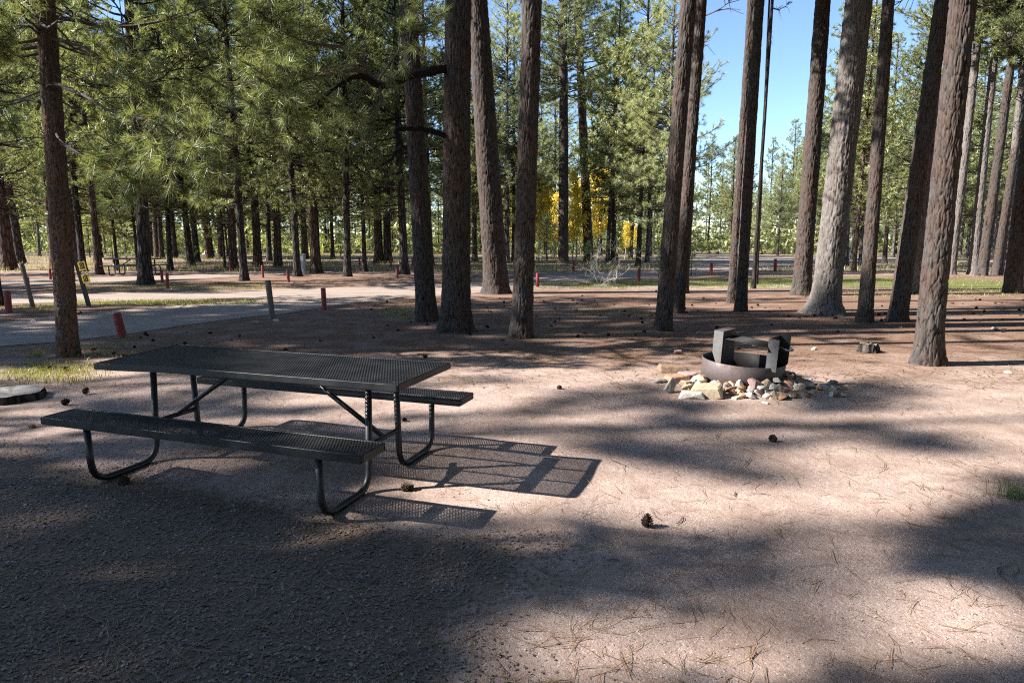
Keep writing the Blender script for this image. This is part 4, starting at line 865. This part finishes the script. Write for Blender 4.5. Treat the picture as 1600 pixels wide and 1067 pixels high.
# ------------------------------------------------------------------ posts, signs, cabinet
def post(name, label, px, top, base, w, mat, topx=None, group=None, square=False, cat='post'):
    x, y = G(px, base); hgt = (base - top) * math.hypot(y, 0) / FPX * 1.012; r = w / 2 * y / FPX
    lean = math.atan(((topx - px) * y / FPX) / hgt) if topx is not None else random.uniform(-.03, .03)
    n = 4 if square else 14; a = np.arange(n)*2*np.pi/n + (math.pi/4 + 0.25 if square else 0); k = 1.3 if square else 1
    prof = [(k*r, -0.15), (k*r, 0.0), (k*r*1.0, hgt*.5), (k*r*.99, hgt - 0.015), (k*r*.88, hgt), (0.002, hgt + 0.004)]
    V = np.array([[p*math.cos(q), p*math.sin(q), z] for p, z in prof for q in a]); i = np.arange(5)[:, None]*n; j = np.arange(n)[None]
    F = np.stack([i+j, i+(j+1) % n, i+n+(j+1) % n, i+n+j], -1).reshape(-1, 4)
    me = mesh('post', V, F, M[mat], not square); 
    if not square: me.set_sharp_from_angle(angle=0.6)
    o = obj(name, me, None, (x, y, hz1(x, y)), (random.uniform(-.02, .02), lean, random.uniform(0, 1))); tag(o, label, cat, group); return o
RED = [(192,488,527,12.5,186,'leaning red wooden post behind the left end of the table'),(14,455,488,9.5,None,'red post at the left edge beside the drive'),(45,433,456,4.5,None,'red post directly behind the thin wooden stake'),(79,420,437,4,None,'far red post left of the slim flaky pine'),
 (254,422,442,4.2,None,'left one of the two close red posts right of the far picnic table'),(262,427,450,4.8,None,'right one of the two close red posts right of the far picnic table'),(411,415,434,3.6,None,'red post across the road left of the grey cabinet, farther one'),
 (451,421,441,4.5,None,'red post across the road just left of the grey cabinet'),(507,450,484,7.8,None,'red post on the near road edge behind the table'),(562,402,415,3,None,'far red post, leftmost of the row of three across the road'),(585,400,416,3,None,'far red post, middle of the row of three across the road'),
 (611,401,418,3.2,None,'far red post, right of the row of three across the road'),(621,415,436,4,None,'red post on the far road edge left of the big trunks'),(645,404,418,3,None,'far red post just left of the big trunks'),(360,407,424,3.6,None,'far red post behind a trunk left of the wooden post'),
 (840,427,448,5.2,None,'sunlit red post right of the middle trunk'),(896,407,425,4,None,'dark red post left of the bleached shrub'),(998,419,441,5,None,'sunlit red post right of the bleached shrub'),(998.5,403,417,4,None,'dark red post against a trunk behind the sunlit red post'),
 (964,397,408,4,None,'small far red post behind the bleached shrub'),(1111,411,431,5,None,'sunlit red post left of the twin pines'),(1211,405,424,5,None,'sunlit red post between the twin pines and the dark straight trunk'),(1512,398,406,3,None,'far red post near the right edge, left one'),(1546,398,407,3,None,'far red post near the right edge, right one')]
for px, top_, base, w, tx_, lab in RED: post('red_post', lab, px, top_, base, w, 'red_post', tx_, 'red site posts')
post('wooden_post', 'weathered grey brown wooden post behind the table', 426, 438, 498, 7.5, 'wood_post', 422, None, True)
post('wooden_stake', 'thin leaning striped wooden stake near the left edge', 52, 411, 481, 5, 'wood_post', 43, None, True)
post('marker_pole', 'slim pale green marker pole beyond the bleached shrub', 1018, 372, 416, 1.6, 'utility', None)
sg = thing('sign_post', 'dark leaning wooden post carrying two small yellow site signs', 'sign post', (*G(139, 478), 0))
sx_, sy_ = G(139, 478); sH = 88 * sy_ / FPX; sg.rotation_euler = (0, math.atan(-17 * sy_ / FPX / sH), 0)
obj('post', bevel_box('post', 0.10, 0.10, sH + 0.2, 0.01, M['wood_dark'], (0, 0, sH/2 - 0.1)), sg, rot=(0, 0, 0.5))
for z, nm in ((sH*0.70, 'number_plate'), (sH*0.475, 'number_plate')):
    pl = obj(nm, bevel_box(nm, 0.20, 0.008, 0.215, 0.002, M['yellow']), sg, (0.16, -0.075, z), (0, 0, -0.15))
    obj('black_field', bevel_box('black_field', 0.115, 0.003, 0.15, 0.0005, M['black_print'], (0.0, -0.006, 0.004)), pl)
    for xx in (-0.018, 0.022): obj('stroke', bevel_box('stroke', 0.008, 0.002, 0.11, 0.0004, M['yellow'], (xx, -0.0092, 0.004)), pl)
obj('white_band', bevel_box('white_band', 0.19, 0.008, 0.035, 0.001, M['white_paint'], (0.175, -0.07, sH*0.585)), sg)
cx2, cy2 = G(472, 428); cab = thing('utility_cabinet', 'pale grey utility cabinet beside a trunk across the road', 'utility cabinet', (cx2, cy2, 0))
ch = 30 * cy2 / FPX; cw = 11 * cy2 / FPX
obj('body', bevel_box('body', cw, 0.3, ch, 0.01, M['utility'], (0, 0, ch/2)), cab); obj('door', bevel_box('door', cw*.8, 0.012, ch*.8, 0.003, M['utility'], (0, -0.158, ch*.52)), cab); obj('lid', bevel_box('lid', cw*1.08, 0.33, 0.03, 0.006, M['utility'], (0, 0, ch + 0.016)), cab)

# ------------------------------------------------------------------ bleached shrub, seedlings
def shrub(label, px, base, hpx, seed):
    x, y = G(px, base); H = hpx * y / FPX; r = np.random.default_rng(seed); t = thing('dead_shrub', label, 'shrub', (x, y, 0)); segs = []
    def grow(p, d, L, rad, lev):
        n = 4; P = [p]; 
        for k in range(n): d = d + r.normal(0, .18, 3) + [0, 0, .03]; d /= np.linalg.norm(d); P.append(P[-1] + d*L/n)
        segs.append(tube(np.array(P), np.linspace(rad, rad*.55, n+1), 4, False))
        if lev:
            for q in range(r.integers(5, 8)):
                i = r.integers(1, n+1); dd = d*0.5 + r.normal(0, .75, 3) + [0, 0, .1]; dd /= np.linalg.norm(dd); grow(P[i], dd, L*r.uniform(.4, .68), rad*.55, lev-1)
    for q in range(3):
        grow(np.array([0, 0, 0.]) + r.normal(0, .05, 3)*[1, 1, 0], np.array([r.uniform(-.7, .7), r.uniform(-.4, .4), 1.0]), H*r.uniform(.6, .95), 0.011, 3)
    V, F = merge(segs); obj('branches', mesh('branches', V, F, M['bleached'], True), t)
shrub('bleached leafless shrub on the sunlit verge behind the middle trunks', 937, 447, 68, 12)
for lab, px, py, s in [('small green pine seedling beside the bleached shrub', 919, 425, .42), ('small pine seedling at the foot of the leaning trunks', 1080, 430, .36), ('tiny pine seedling left of the leaning trunks', 1028, 428, .25)]:
    x, y = G(px, py); add_tree('pine_seedling', lab, *young[0], (x, y, 0), px, s, cat='seedling')

# ------------------------------------------------------------------ pine cones
def cone_mesh(seed):
    r = np.random.default_rng(seed); V, F = [], []; n = 70; L = 0.075
    for k in range(n):
        t = k / (n - 1); a = k * 2.39996; z = 0.004 + L * t; R0 = 0.012 * (1 - t*.7); R1 = (0.034 * math.sin(math.pi * (0.18 + 0.78 * t)) + 0.006) * r.uniform(.85, 1.12); up = 0.012 * (t - .25) + 0.004
        c, s = math.cos(a), math.sin(a); w0, w1 = 0.004, 0.0085 * (1 - .4*t); b = len(V)
        for rad, w, zz in ((R0, w0, z), (R1, w1, z + up), (R1 + .003, w1*.3, z + up + .004)):
            for sg_ in (-1, 1): V.append((c*rad - s*w*sg_, s*rad + c*w*sg_, zz))
        for sg_ in (-1, 1): V.append((c*R1*.9 - s*w1*.8*sg_, s*R1*.9 + c*w1*.8*sg_, z + up - .005))
        F += [(b, b+1, b+3, b+2), (b+2, b+3, b+5, b+4), (b+4, b+5, b+7, b+6), (b, b+6, b+7, b+1)]
    tv, tf = tube(np.array([(0, 0, 0), (0, 0, L*.5), (0, 0, L)]), [0.016, 0.014, 0.004], 8); b = len(V)
    V += [tuple(v) for v in tv]; F += [tuple(int(q) + b for q in f) for f in tf]
    return mesh('pine_cone', np.array(V), F, M['cone'])
cones = [cone_mesh(i) for i in range(3)]
NC = [((1010,822),1.0,'upright pine cone on the bright sand in the foreground'),((627,766),1.05,'pine cone between the table shadow and the bench shadow'),((195,757),1.0,'pale brown pine cone by the front left table leg'),((1208,688),.95,'dark reddish pine cone on the sand below the fire ring'),
 ((97,634),1.0,'pine cone on the ground just left of the front bench'),((132,617),1.0,'pine cone between the stump and the table'),((1357,546),.8,None),((630,656),.6,None),((872,609),.8,None),((668,559),.9,None),((106,579),.9,'pine cone near the foot of the slim flaky pine'),((72,577),.8,None)]
for n, (p, s, lab) in enumerate(NC):
    x, y = G(*p); o = obj('pine_cone', cones[n % 3], None, (x, y, hz1(x, y) + (0.0 if n == 0 else 0.02*s)), (0 if n == 0 else 1.3 + 0.3*math.sin(n), 0.2*n % 1 if n else 0.1, n*1.9), s * 0.84)
    tag(o, lab or 'single small pine cone lying on the needle litter nearer than the trunks', 'pine cone', None if lab else 'pine cones on the litter near the table')
R4 = np.random.default_rng(8)
for n in range(190):
    if n < 60: px, py = R4.uniform(380, 1600), 462 + 90 * R4.uniform() ** 1.3
    elif n < 150: q = [(690, 505), (820, 500), (1040, 490), (1150, 480), (1290, 492), (1400, 500), (1540, 490), (930, 478), (1510, 470)][n % 9]; px, py = R4.normal(q[0], 45), R4.normal(q[1], 11)
    else: px, py = R4.uniform(0, 400), R4.uniform(482, 560)
    x, y = G(px, py); s = R4.uniform(0.35, 0.85)
    if poly_mask(road_pts, np.array([x]), np.array([y]))[0]: continue
    o = obj('pine_cone', cones[n % 3], None, (x, y, hz1(x, y) + 0.013*s), (R4.uniform(1.0, 1.7), R4.uniform(-.4, .4), R4.uniform(0, 6.3)), s)
    tag(o, 'one of the dark pine cones strewn over the needle litter under the pines', 'pine cone', 'pine cones strewn under the pines')
# scattered small stones on the litter
for n, (px, py, sc, mt) in enumerate([(52,503,1.4,'rock_white'),(432,502,1.6,'rock_white'),(400,505,1.8,'rock_grey'),(1272,546,1.2,'rock_white'),(1575,582,.9,'rock_white'),(1180,541,1.1,'rock_white'),(1555,515,1.6,'rock_white'),(1568,517,1.4,'rock_tan'),(1407,512,1.1,'rock_pink'),(1195,630,.8,'rock_white'),(1263,632,.9,'rock_white'),(50,668,0.9,'rock_brown'),(900,485,1.6,'rock_grey'),(1090,521,1.2,'rock_tan')]):
    x, y = G(px, py); me = small[n % 6].copy(); me.materials.append(M[mt]); o = obj('stone', me, None, (x, y, hz1(x, y) + 0.012*sc), (0.2, 0.1, n*1.3), (sc, sc, sc*.7))
    tag(o, 'loose pale stone lying singly on the needle litter, away from the fire ring', 'stone', 'loose stones on the litter')

# ------------------------------------------------------------------ grass, needle litter, gravel: nobody could count these
def blades(name, pts, n_each, h, spread, mat, seed, label=None, w=0.004):
    r = np.random.default_rng(seed); P = np.repeat(np.array(pts), n_each, 0); N = len(P); P = P + r.normal(0, 1, P.shape) * spread; hh = h * r.uniform(.4, 1.2, N)
    z = hz(P[:, 0], P[:, 1]); a = r.uniform(0, 6.28, N); wv = np.stack([np.cos(a), np.sin(a)], -1) * w / 2; ln = r.normal(0, .35, (N, 2)) * hh[:, None]
    V = np.empty((N, 5, 3)); V[:, 0, :2] = P - wv; V[:, 1, :2] = P + wv; V[:, 0:2, 2] = z[:, None] - .004
    V[:, 2, :2] = P - wv*.8 + ln*.35; V[:, 3, :2] = P + wv*.8 + ln*.35; V[:, 2:4, 2] = (z + hh*.6)[:, None]; V[:, 4, :2] = P + ln; V[:, 4, 2] = z + hh*.95
    b = np.arange(N)[:, None] * 5; F = np.concatenate([b + [0, 1, 3], b + [0, 3, 2], b + [2, 3, 4]], 0)
    return obj(name, mesh(name, V.reshape(-1, 3), F, mat))
def region(px0, px1, py0, py1, n, seed):
    r = np.random.default_rng(seed); return [G(r.uniform(px0, px1), r.uniform(py0, py1)) for _ in range(n)]
gp = region(0, 150, 568, 598, 60, 1) + region(120, 220, 540, 560, 14, 2) + region(110, 420, 468, 477, 160, 3) + region(0, 110, 477, 486, 40, 31)
gp += region(600, 660, 478, 498, 45, 4) + region(840, 1020, 438, 452, 170, 5) + region(1060, 1290, 426, 452, 240, 6) + region(1330, 1600, 425, 465, 300, 7) + region(100, 420, 440, 456, 150, 8) + region(900, 1000, 470, 492, 14, 9)
kind(blades('verge_grass', gp, 27, 0.065, (0.18, 0.12), M['grass'], 1, w=0.007), 'stuff')
gp = region(-50, 1650, 392, 425, 900, 10); gp = [g for g in gp if g[1] < 90 and not poly_mask(road_pts, np.array([g[0]]), np.array([g[1]]))[0]]
kind(blades('woodland_grass', gp, 26, 0.26, (0.6, 0.6), M['grass'], 2, w=0.022), 'stuff')
tuft = blades('grass_tuft', [G(1583, 775)], 130, 0.13, (0.05, 0.035), M['needle'], 3, w=0.004); tag(tuft, 'dark green grass tuft at the right edge of the foreground', 'grass tuft')
tuft = blades('grass_tuft', [G(58, 556)], 120, 0.13, (0.06, 0.05), M['grass'], 5, w=0.004); tag(tuft, 'yellowing grass tuft just left of the slim flaky pine', 'grass tuft')
tuft = blades('grass_tuft', [G(205, 530)], 90, 0.10, (0.09, 0.05), M['grass'], 6, w=0.004); tag(tuft, 'grass tuft at the foot of the leaning red post', 'grass tuft')

def fallen(name, n, sampler, seed, mat, L=(0.06, 0.17), w=0.0026):
    r = np.random.default_rng(seed); P = sampler(r, n); N = len(P); a = r.uniform(0, 6.28, N); a[1::2] = a[0::2][:len(a[1::2])] + r.normal(0, .16, len(a[1::2])); P[1::2] = P[0::2][:len(P[1::2])] + r.normal(0, .006, (len(P[1::2]), 2)); l = r.uniform(*L, N); cv = r.normal(0, .16, N); V = np.empty((N, 8, 3)); 
    for k, u in enumerate((-.5, -.17, .17, .5)):
        an = a + cv * u * 2; x = P[:, 0] + np.cos(an) * l * u; y = P[:, 1] + np.sin(an) * l * u; q = np.stack([-np.sin(an), np.cos(an)], -1) * w / 2; z = hz(x, y) + 0.005 + 0.006 * r.uniform(0, 1, N) + 0.006 * abs(u) * r.uniform(0, 1, N)
        V[:, 2*k, :2] = np.stack([x, y], -1) - q; V[:, 2*k+1, :2] = np.stack([x, y], -1) + q; V[:, 2*k:2*k+2, 2] = z[:, None]
    b = np.arange(N)[:, None] * 8; F = np.concatenate([b + [2*k, 2*k+1, 2*k+3, 2*k+2] for k in range(3)], 0)
    return kind(obj(name, mesh(name, V.reshape(-1, 3), F, mat)), 'stuff')
def near_s(r, n):
    y = 1.8 + 7.2 * r.uniform(0, 1, n) ** 1.4; x = r.uniform(-.82, .82, n) * (y + .3); k = fbm(x * 1.1, y * 1.1, s=51) + 0.6 * r.uniform(-1, 1, n) + 0.25; return np.stack([x, y], -1)[k > 0.12]
def mid_s(r, n):
    y = 7.0 + 9 * r.uniform(0, 1, n); x = r.uniform(-.8, .82, n) * y; k = fbm(x * .9, y * .9, s=53) + 0.5 * r.uniform(-1, 1, n) + .3; P = np.stack([x, y], -1)[k > 0]; return P[~poly_mask(road_pts, P[:, 0], P[:, 1])]
fallen('needle_litter', 6500, near_s, 1, M['litter'], (0.07, 0.19), 0.0024)
fallen('needle_litter', 23000, mid_s, 2, M['litter'], (0.08, 0.2), 0.0042)
def twig_s(r, n):
    y = 2 + 12 * r.uniform(0, 1, n); x = r.uniform(-.8, .8, n) * y; return np.stack([x, y], -1)
fallen('twig_litter', 260, twig_s, 3, M['twig'], (0.05, 0.22), 0.005)

def chips(name, n, sampler, size, seed, mat):
    r = np.random.default_rng(seed); P = sampler(r, n); N = len(P); s = r.uniform(*size, N) * r.uniform(.6, 1.2, N)
    base = np.array([(1, .1, 0), (.35, .8, .1), (-.6, .6, 0), (-1, -.2, .1), (-.3, -.75, 0), (.6, -.6, .1), (.1, 0, .42), (-.15, .1, .38)])
    F0 = np.array([(0,1,6),(1,7,6),(1,2,7),(2,3,7),(3,4,7),(4,6,7),(4,5,6),(5,0,6)])
    B = base[None] * (1 + r.normal(0, .2, (N, 8, 3))) * np.stack([s, s * r.uniform(.5, .95, N), s * r.uniform(.3, .8, N)], -1)[:, None]
    a = r.uniform(0, 6.28, N); c, q = np.cos(a)[:, None], np.sin(a)[:, None]; x, y = B[..., 0] * c - B[..., 1] * q, B[..., 0] * q + B[..., 1] * c
    tx, ty = r.normal(0, .25, (2, N, 1)); z = B[..., 2] + x * tx + y * ty
    V = np.stack([x + P[:, 0, None], y + P[:, 1, None], z + (hz(P[:, 0], P[:, 1]) + 0.003 + 0.003 * r.uniform(0, 1, N))[:, None]], -1)
    F = (np.arange(N)[:, None, None] * 8 + F0[None]).reshape(-1, 3)
    return kind(obj(name, mesh(name, V.reshape(-1, 3), F, mat)), 'stuff')
def pad_s(r, n):
    y = 1.9 + 4.2 * r.uniform(0, 1, n) ** 1.3; x = -5.5 + 6.2 * r.uniform(0, 1, n); m = edge_dist(pad_out, x, y) / 0.5 + 0.9 * fbm(x * 2.2, y * 2.2, s=61) + 0.4 * r.normal(size=n) > 0 & (x > -.85 * y - .3); return np.stack([x, y], -1)[m]
chips('gravel', 84000, pad_s, (0.0058, 0.0118), 4, M['chip'])
def grit_s(r, n):
    y = 1.9 + 5.5 * r.uniform(0, 1, n) ** 1.5; x = r.uniform(-.82, .82, n) * (y + .2); return np.stack([x, y], -1)
t_ = NT('sand_grit'); g_ = t_.new('ShaderNodeNewGeometry').outputs['Random Per Island']
M['grit'] = t_.done(t_.ramp(g_, [(0, (0.07, 0.05, 0.045)), (0.4, (0.22, 0.15, 0.12)), (0.75, (0.42, 0.31, 0.26)), (1, (0.6, 0.52, 0.47))]), 0.9, None, 0.2)
chips('sand_grit', 11000, grit_s, (0.002, 0.0048), 6, M['grit'])
